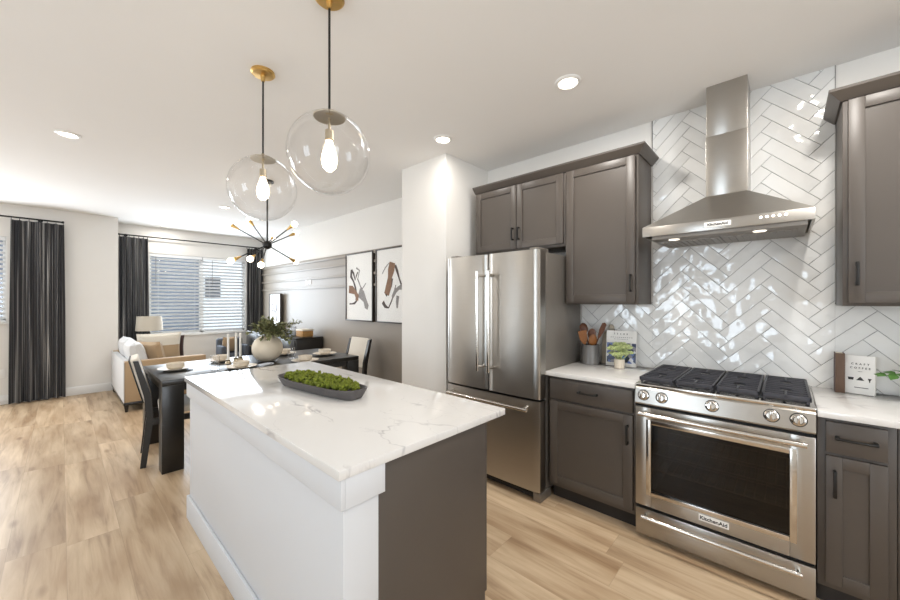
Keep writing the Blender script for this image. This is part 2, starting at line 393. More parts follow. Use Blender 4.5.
solid('wall_return', M_wall, (XW-.15, XL-.15, .47, .62, 0, CEIL))
WK = [(-5.02, -4.58, .30, 2.40), (-2.1, -.9, .55, 2.28)]  # unseen openings, placed for fill light and reflections
solid('wall_back', M_wall, *[(a, b, -3.35, -3.2, c, d) for a, b, c, d in holed(XL-.15, 2.75, 0, CEIL, WK)])
WR = [(-1.7, .5, .55, 2.45)]  # unseen opening added for fill from the right
solid('wall_near', M_wall, *[(2.6, 2.75, a, b, c, d) for a, b, c, d in holed(-3.2, YK, 0, CEIL, WR)])

# accent wainscot on the dining wall
ac = MB(); ac.box(XW, -2.85, YK-.012, YK, 0, 2.11)
acc = struct(ac.build('trim_1', M_accent, smooth=False, org=(0, 0, 0)))
for z0, z1, d in ((2.075, 2.125, .040), (1.950, 1.985, .036), (1.780, 1.817, .036), (1.620, 1.655, .036)):
    MB().box(XW, -2.85, YK-d, YK-.011, z0, z1, .003).build('wainscot_rail', M_accent, acc)
# baseboards
def baseb(name, *q): return struct(MB().box(*q, .004).build(name, M_trim, org=(0, 0, 0)))
baseb('baseboard_left', XL, XL+.014, -3.2, .62, 0, .125)
baseb('baseboard_window', XW, XW+.014, .62, YK, 0, .125)
baseb('baseboard_return', XW, XL+.014, .62, .634, 0, .125)
baseb('baseboard_dining', XW, -2.85, YK-.026, YK-.012, 0, .125)
baseb('baseboard_partition', -2.85, -2.233, 2.34, 2.354, 0, .125)
baseb('baseboard_back', XL, 2.6, -3.2, -3.186, 0, .125)

# windows ----------------------------------------------------------
def window_x(n, xin, hole, mull):
    y0, y1, z0, z1 = hole; t = .045
    w = struct(MB().box(xin-.15, xin-.005, y0, y0+.012, z0, z1).box(xin-.15, xin-.005, y1-.012, y1, z0, z1)
        .box(xin-.15, xin-.005, y0, y1, z0, z0+.012).box(xin-.15, xin-.005, y0, y1, z1-.012, z1).build('window_%d' % n, M_trim, smooth=False, org=(0, 0, 0)))
    f = MB(); xa, xb = xin-.13, xin-.085
    f.box(xa, xb, y0+.012, y0+t, z0, z1).box(xa, xb, y1-t, y1-.012, z0, z1).box(xa, xb, y0, y1, z0+.012, z0+t).box(xa, xb, y0, y1, z1-t, z1-.012)
    for m in mull: f.box(xa, xb, m-.035, m+.035, z0+.012, z1-.012)
    f.build('window_frame', M_trim, w, smooth=False)
    MB().box(xin-.112, xin-.106, y0+t, y1-t, z0+t, z1-t).build('window_pane', M_pane, w, smooth=False)
    MB().box(xin-.15, xin+.035, y0-.03, y1+.03, z0-.025, z0, .004).build('window_sill', M_trim, w)
    return w
window_x(1, XW, WB, [1.885]); window_x(2, XL, WL, [-1.32])
def window_y(n, yin, hole):
    x0, x1, z0, z1 = hole; t = .05; ya, yb = yin-.13, yin-.085
    f = MB().box(x0, x0+t, ya, yb, z0, z1).box(x1-t, x1, ya, yb, z0, z1).box(x0, x1, ya, yb, z0, z0+t).box(x0, x1, ya, yb, z1-t, z1).box((x0+x1)/2-.03, (x0+x1)/2+.03, ya, yb, z0, z1)
    w = struct(f.build('window_%d' % n, M_trim, smooth=False, org=(0, 0, 0)))
    MB().box(x0+t, x1-t, yin-.112, yin-.106, z0+t, z1-t).build('window_pane', M_pane, w, smooth=False)
window_y(3, -3.2, WK[0]); window_y(4, -3.2, WK[1])
x0 = 2.6; w5 = MB(); y0, y1, z0, z1 = WR[0]
w5.box(2.68, 2.72, y0, y0+.05, z0, z1).box(2.68, 2.72, y1-.05, y1, z0, z1).box(2.68, 2.72, y0, y1, z0, z0+.05).box(2.68, 2.72, y0, y1, z1-.05, z1)
w5 = struct(w5.build('window_5', M_trim, smooth=False, org=(0, 0, 0)))
MB().box(2.697, 2.703, y0+.05, y1-.05, z0+.05, z1-.05).build('window_pane', M_pane, w5, smooth=False)

def blind(xc, y0, y1, z0, z1, label, wand):
    t = thing('window_blind', label, 'blind', (xc, (y0+y1)/2, z0), 'white horizontal blinds')
    MB().box(xc-.03, xc+.03, y0, y1, z1-.05, z1, .003).build('headrail', M_slat, t)
    MB().box(xc-.025, xc+.025, y0+.004, y1-.004, z0, z0+.02, .003).build('bottom_rail', M_slat, t)
    s = MB(); p = .064; n = int((z1-.07-z0-.03)/p); a = math.radians(34)
    for i in range(n+1):
        z = z0+.05+i*p; dx = .026*math.cos(a); dz = .026*math.sin(a)
        s.hexa([(xc-dx, y0+.004, z-dz), (xc+dx, y0+.004, z+dz), (xc+dx, y1-.004, z+dz), (xc-dx, y1-.004, z-dz)],
               [(xc-dx, y0+.004, z-dz+.004), (xc+dx, y0+.004, z+dz+.004), (xc+dx, y1-.004, z+dz+.004), (xc-dx, y1-.004, z-dz+.004)])
    s.build('slats', M_slat, t, smooth=False)
    for f in (.15, .85): MB().cyl((xc+.027, y0+f*(y1-y0), z0+.01), (xc+.027, y0+f*(y1-y0), z1-.04), .002, 6).build('ladder_cord', M_slat, t)
    MB().cyl((xc+.036, wand, z1-.05), (xc+.036, wand, z1-.55), .005, 8).build('tilt_wand', M_grey, t)
blind(XW-.045, WB[0]+.016, 1.881, WB[2]+.004, WB[3]-.014, 'left white blind of the wide far window, beside the lamp', 1.17)
blind(XW-.045, 1.889, WB[1]-.016, WB[2]+.004, WB[3]-.014, 'right white blind of the wide far window, behind the chandelier', 2.05)
blind(XL-.045, WL[0]+.016, WL[1]-.016, WL[2]+.004, WL[3]-.014, 'white blind at the left edge beside the long dark curtain', -2.0)

# neighbouring house outside
nb = thing('neighbor_house', 'pale neighbouring house with a dark window seen through the blinds', 'house', (-13.3, 2.8, 0))
M_sid = mat('grey_siding', '737B86', .8, var=.06, vscale=2); M_sidw = mat('white_stucco', 'EEF0F0', .9, var=.03)
MB().box(-13.5, -13.2, -6, 2.95, -.3, 6).build('grey_wall', M_sid, nb, smooth=False)
MB().box(-13.5, -13.0, 2.95, 4.15, -.3, 6).build('white_wall', M_sidw, nb, smooth=False)
MB().box(-13.5, -13.2, 4.15, 9, -.3, 6).build('grey_wall', M_sid, nb, smooth=False)
MB().box(-13.02, -12.97, 3.0, 3.40, 1.5, 2.15).build('window', M_greyfab, nb, smooth=False)
solid('ground', mat('pale_concrete', 'A8A8A6', .9), (-20, -8.6, -10, 12, -.4, -.3))

# ------------------------------------------------------------------ backsplash tiles
def herring(name, x0, x1, z0, z1, parent):
    b = MB(); bm = b.bm; Wt, n = .0746, 4; g = .0022; ax, az = -.322, 1.199
    c = math.sqrt(.5)
    def pt(u, v):                          # lattice (tile axes, units Wt) -> wall
        U, V = u*Wt, (v-1)*Wt
        return ax+(U-V)*c, az+(U+V)*c
    rnd = random.Random(3)
    for j in range(-30, 31):
        for i in range(-8, 9):
            for kind in (0, 1):
                ox, oy = j+i*n, j-i*n
                r = (ox, ox+n, oy, oy+1) if kind == 0 else (ox, ox+1, oy+1, oy+1+n)
                cor = [(r[0], r[2]), (r[1], r[2]), (r[1], r[3]), (r[0], r[3])]
                P = [pt(*q) for q in cor]
                if max(p[0] for p in P) < x0 or min(p[0] for p in P) > x1 or max(p[1] for p in P) < z0 or min(p[1] for p in P) > z1: continue
                cx = sum(p[0] for p in P)/4; cz = sum(p[1] for p in P)/4
                gu = g/Wt/2; e = .0016/Wt
                ta, tb = rnd.uniform(-.007, .007), rnd.uniform(-.007, .007)
                def ring(ins, y):
                    q = [(r[0]+ins, r[2]+ins), (r[1]-ins, r[2]+ins), (r[1]-ins, r[3]-ins), (r[0]+ins, r[3]-ins)]
                    out = []
                    for s in q:
                        p = pt(*s); out.append(bm.verts.new((p[0], y+(ta*(p[0]-cx)+tb*(p[1]-cz) if y < YK-.004 else 0), p[1])))
                    return out
                R0, R1, R2 = ring(gu, YK-.002), ring(gu, YK-.0065), ring(gu+e, YK-.008)
                for A, B in ((R0, R1), (R1, R2)):
                    for k in range(4): bm.faces.new((A[k], A[(k+1) % 4], B[(k+1) % 4], B[k]))
                bm.faces.new(R2)
    for co, no in (((x0, 0, 0), (-1, 0, 0)), ((x1, 0, 0), (1, 0, 0)), ((0, 0, z0), (0, 0, -1)), ((0, 0, z1), (0, 0, 1))):
        bmesh.ops.bisect_plane(bm, geom=bm.verts[:]+bm.edges[:]+bm.faces[:], plane_co=co, plane_no=no, clear_outer=True)
    o = b.build(name, M_tile, parent, smooth=False)
    return o
gr = MB().box(-.716, .207, YK-.003, YK, .60, CEIL).box(-1.25, -.716, YK-.003, YK, .915, 1.40).box(.207, 2.0, YK-.003, YK, .915, 1.40)
grout = struct(gr.build('trim_2', M_grout, smooth=False, org=(0, 0, 0)))
herring('herringbone_tiles', -.716, .207, .80, CEIL, grout)
herring('herringbone_tiles', -1.25, -.7165, .916, 1.392, grout)
herring('herringbone_tiles', .2075, 2.0, .916, 1.392, grout)

for x, z0, z1 in ((-.719, 2.462, CEIL), (.2085, 2.462, CEIL)): MB().box(x-.0025, x+.0015, YK-.010, YK, z0, z1).build('tile_edge_strip', M_grey, grout)

# ------------------------------------------------------------------ ceiling downlights
for i, (x, y) in enumerate(CANS):
    names = ['round ceiling downlight left of the pendants, over the open floor', 'round ceiling downlight in front of the white wall end beside the fridge',
             'round ceiling downlight over the floor before the range', 'round ceiling downlight over the dining area behind the far globe pendant', 'round ceiling downlight near the far blind window']
    d = thing('ceiling_downlight', names[i] if i < 5 else 'unseen ceiling downlight added to light the kitchen floor, above the frame', 'ceiling light', (x, y, CEIL), 'recessed ceiling downlights')
    MB().lathe([(.054, -.004), (.058, -.012), (.074, -.006), (.077, 0), (.054, 0)], (x, y, CEIL), 32).build('trim_ring', M_plastic, d)
    MB().lathe([(0, -.004), (.055, -.004), (.055, 0), (0, 0)], (x, y, CEIL), 32).build('lens', M_can, d)
    l = bpy.data.lights.new('downlight_glow', 'AREA'); l.shape = 'DISK'; l.size = .11; l.energy = CAN_W*(.35 if i in (1, 4) else 1); l.color = (1, .955, .895); l.spread = PI
    lo = bpy.data.objects.new('downlight_glow', l); C.objects.link(lo); lo.location = (x, y, CEIL-.016)

# ------------------------------------------------------------------ kitchen cabinets
def shaker(b, x0, x1, z0, z1, yf, th=.02, st=.055, rec=.009):
    """shaker front facing -y, its face at yf"""
    y1 = yf+th; e = .0015
    b.box(x0, x0+st, yf, y1, z0, z1, e).box(x1-st, x1, yf, y1, z0, z1, e)
    b.box(x0+st, x1-st, yf, y1, z0, z0+st, e).box(x0+st, x1-st, yf, y1, z1-st, z1, e)
    b.box(x0+st-.002, x1-st+.002, yf+rec, y1-.001, z0+st-.002, z1-st+.002)
    return b
def pull_v(x, z0, z1, yf, parent):
    b = MB().box(x-.006, x+.006, yf-.034, yf-.024, z0, z1, .003)
    for z in (z0+.008, z1-.008): b.box(x-.005, x+.005, yf-.028, yf+.001, z-.006, z+.006, .002)
    return b.build('handle', M_black, parent, label='black bar handle')
def pull_h(x0, x1, z, yf, parent):
    b = MB().tube([(x0, yf-.026, z), (x0+.02, yf-.034, z), ((x0+x1)/2, yf-.036, z), (x1-.02, yf-.034, z), (x1, yf-.026, z)], .006, 8)
    for x in (x0+.004, x1-.004): b.box(x-.007, x+.007, yf-.03, yf+.001, z-.007, z+.007, .002)
    return b.build('handle', M_black, parent, label='black bar handle')
UF = 2.63; YC = YK-.0085  # upper door face; back of cabinets against the tile
# over-fridge cabinet
t = thing('wall_cabinet', 'greige two-door wall cabinet above the refrigerator', 'cabinet', (-1.68, 2.8, 1.835), 'greige wall cabinets')
MB().box(-2.13, -1.2425, UF+.022, YC, 1.835, 2.405, .002).build('body', M_cab, t)
for a, b_, hx in ((-2.112, -1.677, -1.703), (-1.671, -1.256, -1.645)):
    d = shaker(MB(), a, b_, 1.855, 2.398, UF).build('door', M_cab, t); pull_v(hx, 1.925, 2.035, UF, d)
# tall cabinet
t = thing('wall_cabinet', 'tall greige single-door wall cabinet left of the range hood', 'cabinet', (-.98, 2.8, 1.385), 'greige wall cabinets')
MB().box(-1.2415, -.725, UF+.022, YC, 1.385, 2.405, .002).build('body', M_cab, t)
d = shaker(MB(), -1.225, -.742, 1.40, 2.398, UF).build('door', M_cab, t); pull_v(-.765, 1.472, 1.592, UF, d)
# crowns
def crown(label, x0, x1, left, right):
    prof = [(0, 2.4055), (.008, 2.4055), (.048, 2.448), (.050, 2.460), (0, 2.460)]
    b = MB(); yb = UF+.022
    A = []
    for x, s, at in ((x0, -1, left), (x1, 1, right)):
        rings = []
        if at: rings.append([(x+s*d, YC, z) for d, z in prof])
        rings.append([(x+(s*d if at else 0), yb-d, z) for d, z in prof]); A.append(rings)
    path = A[0]+A[1][::-1]
    vs = [[b.bm.verts.new(p) for p in r] for r in path]; n = len(prof)
    for P, Q in zip(vs, vs[1:]):
        for k in range(n): b.bm.faces.new((P[k], P[(k+1) % n], Q[(k+1) % n], Q[k]))
    b.bm.faces.new(vs[0]); b.bm.faces.new(vs[-1][::-1])
    b.box(x0+.001, x1-.001, yb+.001, YC, 2.4055, 2.459)
    return tag(b.build('crown_molding', M_cab, smooth=False), label, 'crown molding')
crown('greige crown molding running over the fridge cabinet and tall cabinet', -2.13, -.725, False, True)
crown('greige crown molding on top of the right-edge wall cabinet', .21, 1.1, True, False)
# right upper
t = thing('wall_cabinet', 'greige wall cabinet right of the range hood, cut by the photo edge', 'cabinet', (.65, 2.8, 1.385), 'greige wall cabinets')
MB().box(.21, 1.1, UF+.022, YC, 1.385, 2.405, .002).build('body', M_cab, t)
d = shaker(MB(), .228, .655, 1.40, 2.398, UF).build('door', M_cab, t); pull_v(.256, 1.485, 1.60, UF, d)
d = shaker(MB(), .66, 1.085, 1.40, 2.398, UF).build('door', M_cab, t); pull_v(1.057, 1.485, 1.60, UF, d)
# base cabinets
BF = 2.36
def base_cab(x0, x1, label, fx0, fx1, hside):
    t = thing('base_cabinet', label, 'cabinet', ((x0+x1)/2, 2.67, 0), 'greige base cabinets')
    MB().box(x0, x1, BF+.021, 2.97, .105, .8845, .002).build('body', M_cab, t)
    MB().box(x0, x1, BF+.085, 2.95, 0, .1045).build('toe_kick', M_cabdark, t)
    dr = MB().box(fx0, fx1, BF, BF+.02, .728, .866, .002).build('drawer', M_cab, t)
    cx = (fx0+fx1)/2; w = min(.125, (fx1-fx0)*.66); pull_h(cx-w/2, cx+w/2, .80, BF, dr)
    d = shaker(MB(), fx0, fx1, .135, .712, BF, st=min(.055, (fx1-fx0)*.28)).build('door', M_cab, t)
    hx = fx1-.027 if hside > 0 else fx0+.027; pull_v(hx, .535, .655, BF, d)
base_cab(-1.238, -.661, 'greige base cabinet between the refrigerator and the range', -1.222, -.678, 1)
base_cab(.109, .345, 'narrow greige base cabinet just right of the range', .136, .318, -1)
base_cab(.347, 1.1, 'greige base cabinet at the right photo edge, second from the range', .395, 1.08, 1)
def slab(name, label, q):
    return tag(MB().box(*q, .003).build(name, M_quartz, org=((q[0]+q[1])/2, (q[2]+q[3])/2, q[4])), label, 'countertop')
slab('countertop', 'white veined quartz countertop left of the range, under the utensil crock', (-1.245, -.660, 2.335, YC, .885, .915))
slab('countertop', 'white veined quartz countertop right of the range, under the standing books', (.1085, 1.1, 2.335, YC, .885, .915))

# ------------------------------------------------------------------ island
IX0, IX1 = -2.845, -.965
t = thing('island_cabinet', 'kitchen island base with white panelled back and greige end', 'kitchen island', (-1.88, .95, 0))
MB().box(IX0, IX1, .572, .70, 0, .8845, .002).build('back_panel', M_island, t, label='white painted back panel and end post')
ap = MB().box(IX0-.012, IX1+.014, .556, .5715, .792, .8845, .0015).box(IX1, IX1+.014, .5715, .716, .792, .8845, .0015).box(IX0-.012, IX0, .5715, .716, .792, .8845, .0015)
ap.build('apron_trim', M_island, t, label='white flat band under the countertop')
MB().box(IX0-.014, IX1+.014, .556, .5715, 0, .145, .003).box(IX1, IX1+.014, .5715, .695, 0, .145, .003).box(IX0-.014, IX0, .5715, .695, 0, .145, .003).build('baseboard', M_island, t, label='white baseboard')
MB().box(IX1-.02, IX1-.006, .7005, 1.274, 0, .8845, .001).build('end_panel', M_cab, t, label='greige end panel')
MB().box(IX0, IX1-.021, .7005, 1.274, .105, .884).build('body', M_cab, t)
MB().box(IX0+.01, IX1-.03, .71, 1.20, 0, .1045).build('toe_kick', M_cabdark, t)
for k in range(3):
    a = IX0+.01+k*.62; b_ = a+.615
    f = MB(); shaker(f, a, b_, .115, .875, 0); f.xform(Matrix.Translation((a+b_, 1.299, 0)) @ Matrix.Rotation(PI, 4, 'Z'))
    d = f.build('door', M_cab, t)
    h = MB().box(b_-.036, b_-.024, 1.323, 1.333, .70, .82, .003)
    for z in (.708, .812): h.box(b_-.035, b_-.025, 1.298, 1.325, z-.006, z+.006)
    h.build('handle', M_black, d, label='black bar handle')
slab('island_countertop', 'large white veined quartz slab on the island, carrying the moss bowl', (-2.872, -.947, .547, 1.397, .885, .915))

# ------------------------------------------------------------------ refrigerator
t = thing('refrigerator', 'stainless french-door refrigerator beside the white wall end', 'refrigerator', (-1.68, 2.6, 0))
MB().box(-2.115, -1.252, 2.345, 2.955, .05, 1.76, .004).build('body', M_steeld, t, label='grey side casing')
def bowed(x0, x1, z0, z1, yf, bow, n=16):
    xc, hw = (x0+x1)/2, (x1-x0)/2; poly = []
    for i in range(n+1):
        u = 2*i/n-1; e = max(0, (abs(u)-.93)/.07)
        poly.append((xc+u*hw, yf+bow*u*u+.012*e*e))
    poly += [(x1, 2.338), (x0, 2.338)]
    return MB().prism(poly, z0, z1, 'xy')
fd = []
for x0, x1 in ((-2.122, -1.693), (-1.687, -1.245)):
    fd.append(bowed(x0, x1, .722, 1.772, 2.243, .008).build('door', M_steel, t, angle=25))
dr = bowed(-2.122, -1.245, .075, .708, 2.240, .010, 24).build('freezer_drawer', M_steel, t, angle=25)
for x, d in ((-1.739, fd[0]), (-1.634, fd[1])):
    b = MB().cyl((x, 2.182, .872), (x, 2.182, 1.64), .0125, 16)
    for z in (.905, 1.605): b.cyl((x, 2.182, z), (x+(.02 if x < -1.69 else -.0), 2.246, z), .011, 12)
    b.build('handle', M_steelp, d, label='polished vertical bar handle')
b = MB().cyl((-2.06, 2.180, .655), (-1.305, 2.180, .655), .0125, 16)
for x in (-2.03, -1.335): b.cyl((x, 2.18, .655), (x, 2.245, .668), .011, 12)
b.build('handle', M_steelp, dr, label='polished horizontal bar handle')
MB().box(-2.10, -1.26, 2.30, 2.344, .709, .7215).build('gasket', M_dark, t); MB().box(-1.6925, -1.6875, 2.30, 2.338, .722, 1.77).build('gasket', M_dark, t)
MB().box(-2.10, -1.30, 2.28, 2.344, .02, .07).build('grille', M_dark, t)
for x in (-1.275, -2.09): MB().box(x-.03, x+.03, 2.265, 2.42, 0, .066, .006).build('foot', M_steeld, t)
for x in (-1.30, -2.06): MB().box(x-.035, x+.035, 2.27, 2.42, 1.7605, 1.79, .004).build('hinge_cover', M_steeld, t)

# ------------------------------------------------------------------ range
RX0, RX1 = -.655, .1035
t = thing('gas_range', 'stainless slide-in gas range with five knobs under the hood', 'range', (-.276, 2.65, 0))
MB().box(RX0+.004, RX0+.02, 2.40, 2.955, .03, .90).box(RX1-.02, RX1-.004, 2.40, 2.955, .03, .90).box(RX0+.004, RX1-.004, 2.94, 2.955, .03, .90).box(RX0+.004, RX1-.004, 2.40, 2.955, .03, .20).build('body', M_steeld, t)
MB().box(RX0+.02, RX1-.02, 2.45, 2.94, 0, .03).build('base', M_dark, t)
# cooktop
MB().box(RX0-.003, RX1+.003, 2.345, 2.962, .9005, .921, .005).build('cooktop', M_steelp, t)
MB().box(RX0+.03, RX1-.03, 2.40, 2.93, .9212, .9235).build('burner_well', M_ovin, t)
# control panel: sloping
cp = MB().prism([(2.345, .9), (2.338, .893), (2.322, .812), (2.328, .804), (2.40, .804), (2.40, .9)], RX0, RX1, 'yz').build('control_panel', M_steel, t, smooth=False)
for x in (-.610, -.516, -.282, -.048, .046):
    k = MB().lathe([(.027, 0), (.027, .005), (.021, .008), (.020, .034), (.016, .040), (0, .041)], (x, 2.331, .857), 24, (0, -1, .19))
    kn = k.build('knob', M_steelp, cp)
    MB().box(x-.005, x+.005, 2.276, 2.293, .848, .889, .002).build('grip', M_steelp, kn)
    MB().lathe([(.031, 0), (.031, .002), (.0275, .003), (.0275, 0)], (x, 2.331, .857), 24, (0, -1, .19)).build('bezel', M_dark, kn)
# oven door
dy0, dy1 = 2.338, 2.39
od = MB()
wx0, wx1, wz0, wz1 = -.572, .016, .300, .690
od.box(RX0, wx0, dy0, dy1, .205, .785, .004).box(wx1, RX1, dy0, dy1, .205, .785, .004).box(wx0, wx1, dy0, dy1, .205, wz0, .002).box(wx0, wx1, dy0, dy1, wz1, .785, .002)
door = od.build('oven_door', M_steel, t)
fr = MB(); o = .026
for q in ((wx0-o, wx0, wz0-o, wz1+o), (wx1, wx1+o, wz0-o, wz1+o), (wx0, wx1, wz0-o, wz0), (wx0, wx1, wz1, wz1+o)): fr.box(q[0], q[1], dy0-.004, dy0+.006, q[2], q[3], .002)
fr.build('window_trim', M_steelp, door)
MB().box(wx0, wx1, dy0+.008, dy0+.012, wz0, wz1).build('window_glass', M_ovglass, door, smooth=False)
b = MB().cyl((RX0+.03, 2.283, .757), (RX1-.03, 2.283, .757), .0125, 16)
for x in (RX0+.055, RX1-.055): b.cyl((x, 2.283, .757), (x, 2.340, .757), .011, 12)
b.build('handle', M_steelp, door, label='polished horizontal bar handle')
bd = MB().box(-.341, -.212, dy0-.0035, dy0+.001, .232, .266, .001).build('badge', M_plastic, door, label='pale maker badge')
text('lettering', 'KitchenAid', .0265, M_ink, Matrix.Translation((-.2765, dy0-.004, .249)) @ FACE_NEG_Y, bd, bold=.0006)
# cavity with racks
MB().box(wx0-.04, wx0-.03, 2.391, 2.90, .22, .76).box(wx1+.03, wx1+.04, 2.391, 2.90, .22, .76).box(wx0-.03, wx1+.03, 2.89, 2.90, .22, .76).box(wx0-.03, wx1+.03, 2.391, 2.90, .21, .22).box(wx0-.03, wx1+.03, 2.391, 2.90, .76, .77).build('oven_cavity', M_ovin, t, smooth=False)
for z in (.40, .50):
    b = MB()
    for i in range(15): x = wx0+.01+i*(wx1-wx0-.02)/14; b.cyl((x, 2.42, z), (x, 2.87, z), .0025, 6)
    for y in (2.42, 2.64, 2.87): b.cyl((wx0-.02, y, z-.004), (wx1+.02, y, z-.004), .0035, 6)
    b.build('oven_rack', M_rack, t)
# storage drawer
dw = MB().box(RX0, RX1, dy0, 2.40, .035, .188, .004).build('warming_drawer', M_steel, t)
b = MB().cyl((RX0+.045, 2.285, .163), (RX1-.045, 2.285, .163), .011, 16)
for x in (RX0+.06, RX1-.06): b.cyl((x, 2.285, .163), (x, 2.34, .163), .010, 12)
b.build('handle', M_steelp, dw, label='polished horizontal bar handle')
for q in ((.187, .207), (.784, .806)): MB().box(RX0+.004, RX1-.004, 2.36, 2.40, *q).build('door_gap', M_dark, t)
# burners and grates
for bx, by, r in ((-.53, 2.52, .045), (-.53, 2.80, .036), (-.276, 2.66, .055), (-.02, 2.52, .045), (-.02, 2.80, .036)):
    bu = MB().lathe([(0, .0235), (r*1.2, .0235), (r*1.15, .008+.0235), (r*.9, .03), (0, .03)], (bx, by, .90), 24).build('burner', M_steelp, t)
    MB().lathe([(r*.95, .0305), (r*.95, .036), (r*.8, .040), (0, .040)], (bx, by, .90), 24).build('burner_cap', M_iron, bu)
gw = (RX1-RX0-.016)/4
for k in range(4):
    a, b_ = RX0+.008+k*gw+.0035, RX0+.008+(k+1)*gw-.0035; g = MB(); z0, z1 = .943, .957; ya, yb = 2.372, 2.938
    g.box(a, b_, ya, ya+.014, z0-.008, z1, .003).box(a, b_, yb-.014, yb, z0-.008, z1, .003).box(a, a+.011, ya, yb, z0-.004, z1, .003).box(b_-.011, b_, ya, yb, z0-.004, z1, .003)
    for q in range(1, 10):
        y = ya+(yb-ya)*q/10
        if q in (3, 7): g.box(a, a+gw*.36, y-.005, y+.005, z0, z1, .002).box(b_-gw*.36, b_, y-.005, y+.005, z0, z1, .002)
        else: g.box(a, b_, y-.005, y+.005, z0, z1, .002)
    g.box((a+b_)/2-.005, (a+b_)/2+.005, ya, ya+.12, z0, z1, .002).box((a+b_)/2-.005, (a+b_)/2+.005, yb-.12, yb, z0, z1, .002)
    for x in (a+.012, b_-.012):
        for y in (ya+.012, yb-.012): g.box(x-.006, x+.006, y-.006, y+.006, .9235, z0, .001)
    g.build('burner_grate', M_iron, t)

# ------------------------------------------------------------------ hood
t = thing('range_hood', 'stainless pyramid range hood with tall chimney on the herringbone wall', 'range hood', (-.2725, 2.75, 1.78))
hx0, hx1, hy0 = -.655, .108, 2.478
MB().hexa([(hx0, hy0, 1.866), (hx1, hy0, 1.866), (hx1, YC, 1.866), (hx0, YC, 1.866)], [(-.362, 2.733, 2.058), (-.159, 2.733, 2.058), (-.159, YC, 2.058), (-.362, YC, 2.058)]).build('canopy', M_steel, t, smooth=False)
lip = MB().box(hx0, hx1, hy0, hy0+.012, 1.808, 1.866, .001).box(hx0, hx0+.012, hy0+.012, YC, 1.808, 1.866, .001).box(hx1-.012, hx1, hy0+.012, YC, 1.808, 1.866, .001).box(hx0+.012, hx1-.012, YC-.012, YC, 1.808, 1.866).build('lip', M_steel, t)
un = MB().box(hx0+.045, hx1-.025, hy0+.03, YC-.02, 1.788, 1.84, .002).build('underside', M_steeld, t)
MB().box(hx0+.012, hx1-.012, hy0+.012, YC-.012, 1.835, 1.845).build('top_plate', M_steeld, t)
for x0, x1 in ((hx0+.06, -.28), (-.265, hx1-.06)):
    f = MB().box(x0, x1, hy0+.13, YC-.06, 1.783, 1.7875)
    for i in range(10): f.box(x0+.02+i*(x1-x0-.04)/9-.004, x0+.02+i*(x1-x0-.04)/9+.004, hy0+.15, YC-.08, 1.780, 1.783)
    f.build('grease_filter', M_steeld, un)
for x in (-.50, -.10): MB().lathe([(0, -.003), (.028, -.003), (.030, 0), (0, 0)], (x, hy0+.085, 1.788), 20).build('lamp_lens', M_hoodlens, un)
MB().box(-.362, -.159, 2.733, YC, 2.0585, 2.428, .0015).build('chimney', M_steel, t)
MB().box(-.360, -.161, 2.735, YC, 2.4282, CEIL-.001, .0015).build('chimney_extension', M_steel, t)
for i in range(5): x = -.092+i*.024; MB().lathe([(0, .003), (.006, .003), (.0065, 0), (0, 0)], (x, hy0, 1.846), 12, (0, -1, 0)).build('button', M_led, lip)
bd = MB().box(-.335, -.215, hy0-.003, hy0+.001, 1.824, 1.852, .0008).build('badge', M_plastic, lip, label='pale maker badge')
text('lettering', 'KitchenAid', .0205, M_ink, Matrix.Translation((-.275, hy0-.0034, 1.838)) @ FACE_NEG_Y, bd, bold=.0005)

# ------------------------------------------------------------------ counter items, left
t = thing('utensil_crock', 'grey cylindrical crock full of wooden utensils beside the refrigerator', 'crock', (-1.115, 2.83, .9152))
MB().lathe([(0, .0), (.064, .0), (.067, .004), (.067, .150), (.065, .153), (.061, .150), (.061, .01), (0, .01)], (-1.125, 2.84, .9152), 36).build('crock_wall', M_crock, t)
def utensil(name, label, kind, base, top, m, ang=0):
    base, top = Vector(base), Vector(top); d = (top-base)
    b = MB().tube([base, base+d*.75], .006, 8)
    M = Matrix.Translation(base+d*.88) @ Vector((0, 0, 1)).rotation_difference(d.normalized()).to_matrix().to_4x4() @ Matrix.Rotation(ang, 4, 'Z')
    if kind == 'spoon': c = MB().sphere((0, 0, 0), 1, 2, (.032, .009, .046))
    elif kind == 'turner': c = MB().prism([(-.012, -.05), (.012, -.05), (.03, -.01), (.032, .055), (-.032, .055), (-.03, -.01)], -.004, .004, 'xz')
    else: c = MB().prism([(-.008, -.06), (.008, -.06), (.019, .0), (.017, .055), (.0, .065), (-.017, .055), (-.019, 0)], -.005, .005, 'xz')
    c.xform(M); me = bpy.data.meshes.new('x'); c.bm.to_mesh(me); b.bm.from_mesh(me); c.bm.free(); bpy.data.meshes.remove(me)
    o = b.build(name, m); tag(o, label, 'utensil', 'wooden utensils in the crock'); return o
utensil('wooden_spoon', 'dark wooden spoon leaning left in the grey crock', 'spoon', (-1.105, 2.86, .93), (-1.205, 2.88, 1.225), M_wood, .5)
utensil('wooden_turner', 'orange-brown wooden turner leaning left, lower, in the grey crock', 'turner', (-1.13, 2.815, .93), (-1.165, 2.79, 1.15), M_wood2, .4)
utensil('wooden_spoon', 'broad brown wooden spoon in the middle of the grey crock', 'spoon', (-1.125, 2.845, .93), (-1.11, 2.835, 1.18), M_wood, .2)
utensil('wooden_spatula', 'slim dark wooden spatula leaning right in the grey crock', 'spatula', (-1.15, 2.87, .93), (-1.04, 2.885, 1.215), M_wood, .3)
utensil('wooden_spoon', 'light wooden spoon, front right in the grey crock', 'spoon', (-1.115, 2.82, .93), (-1.085, 2.79, 1.135), M_wood2, .6)
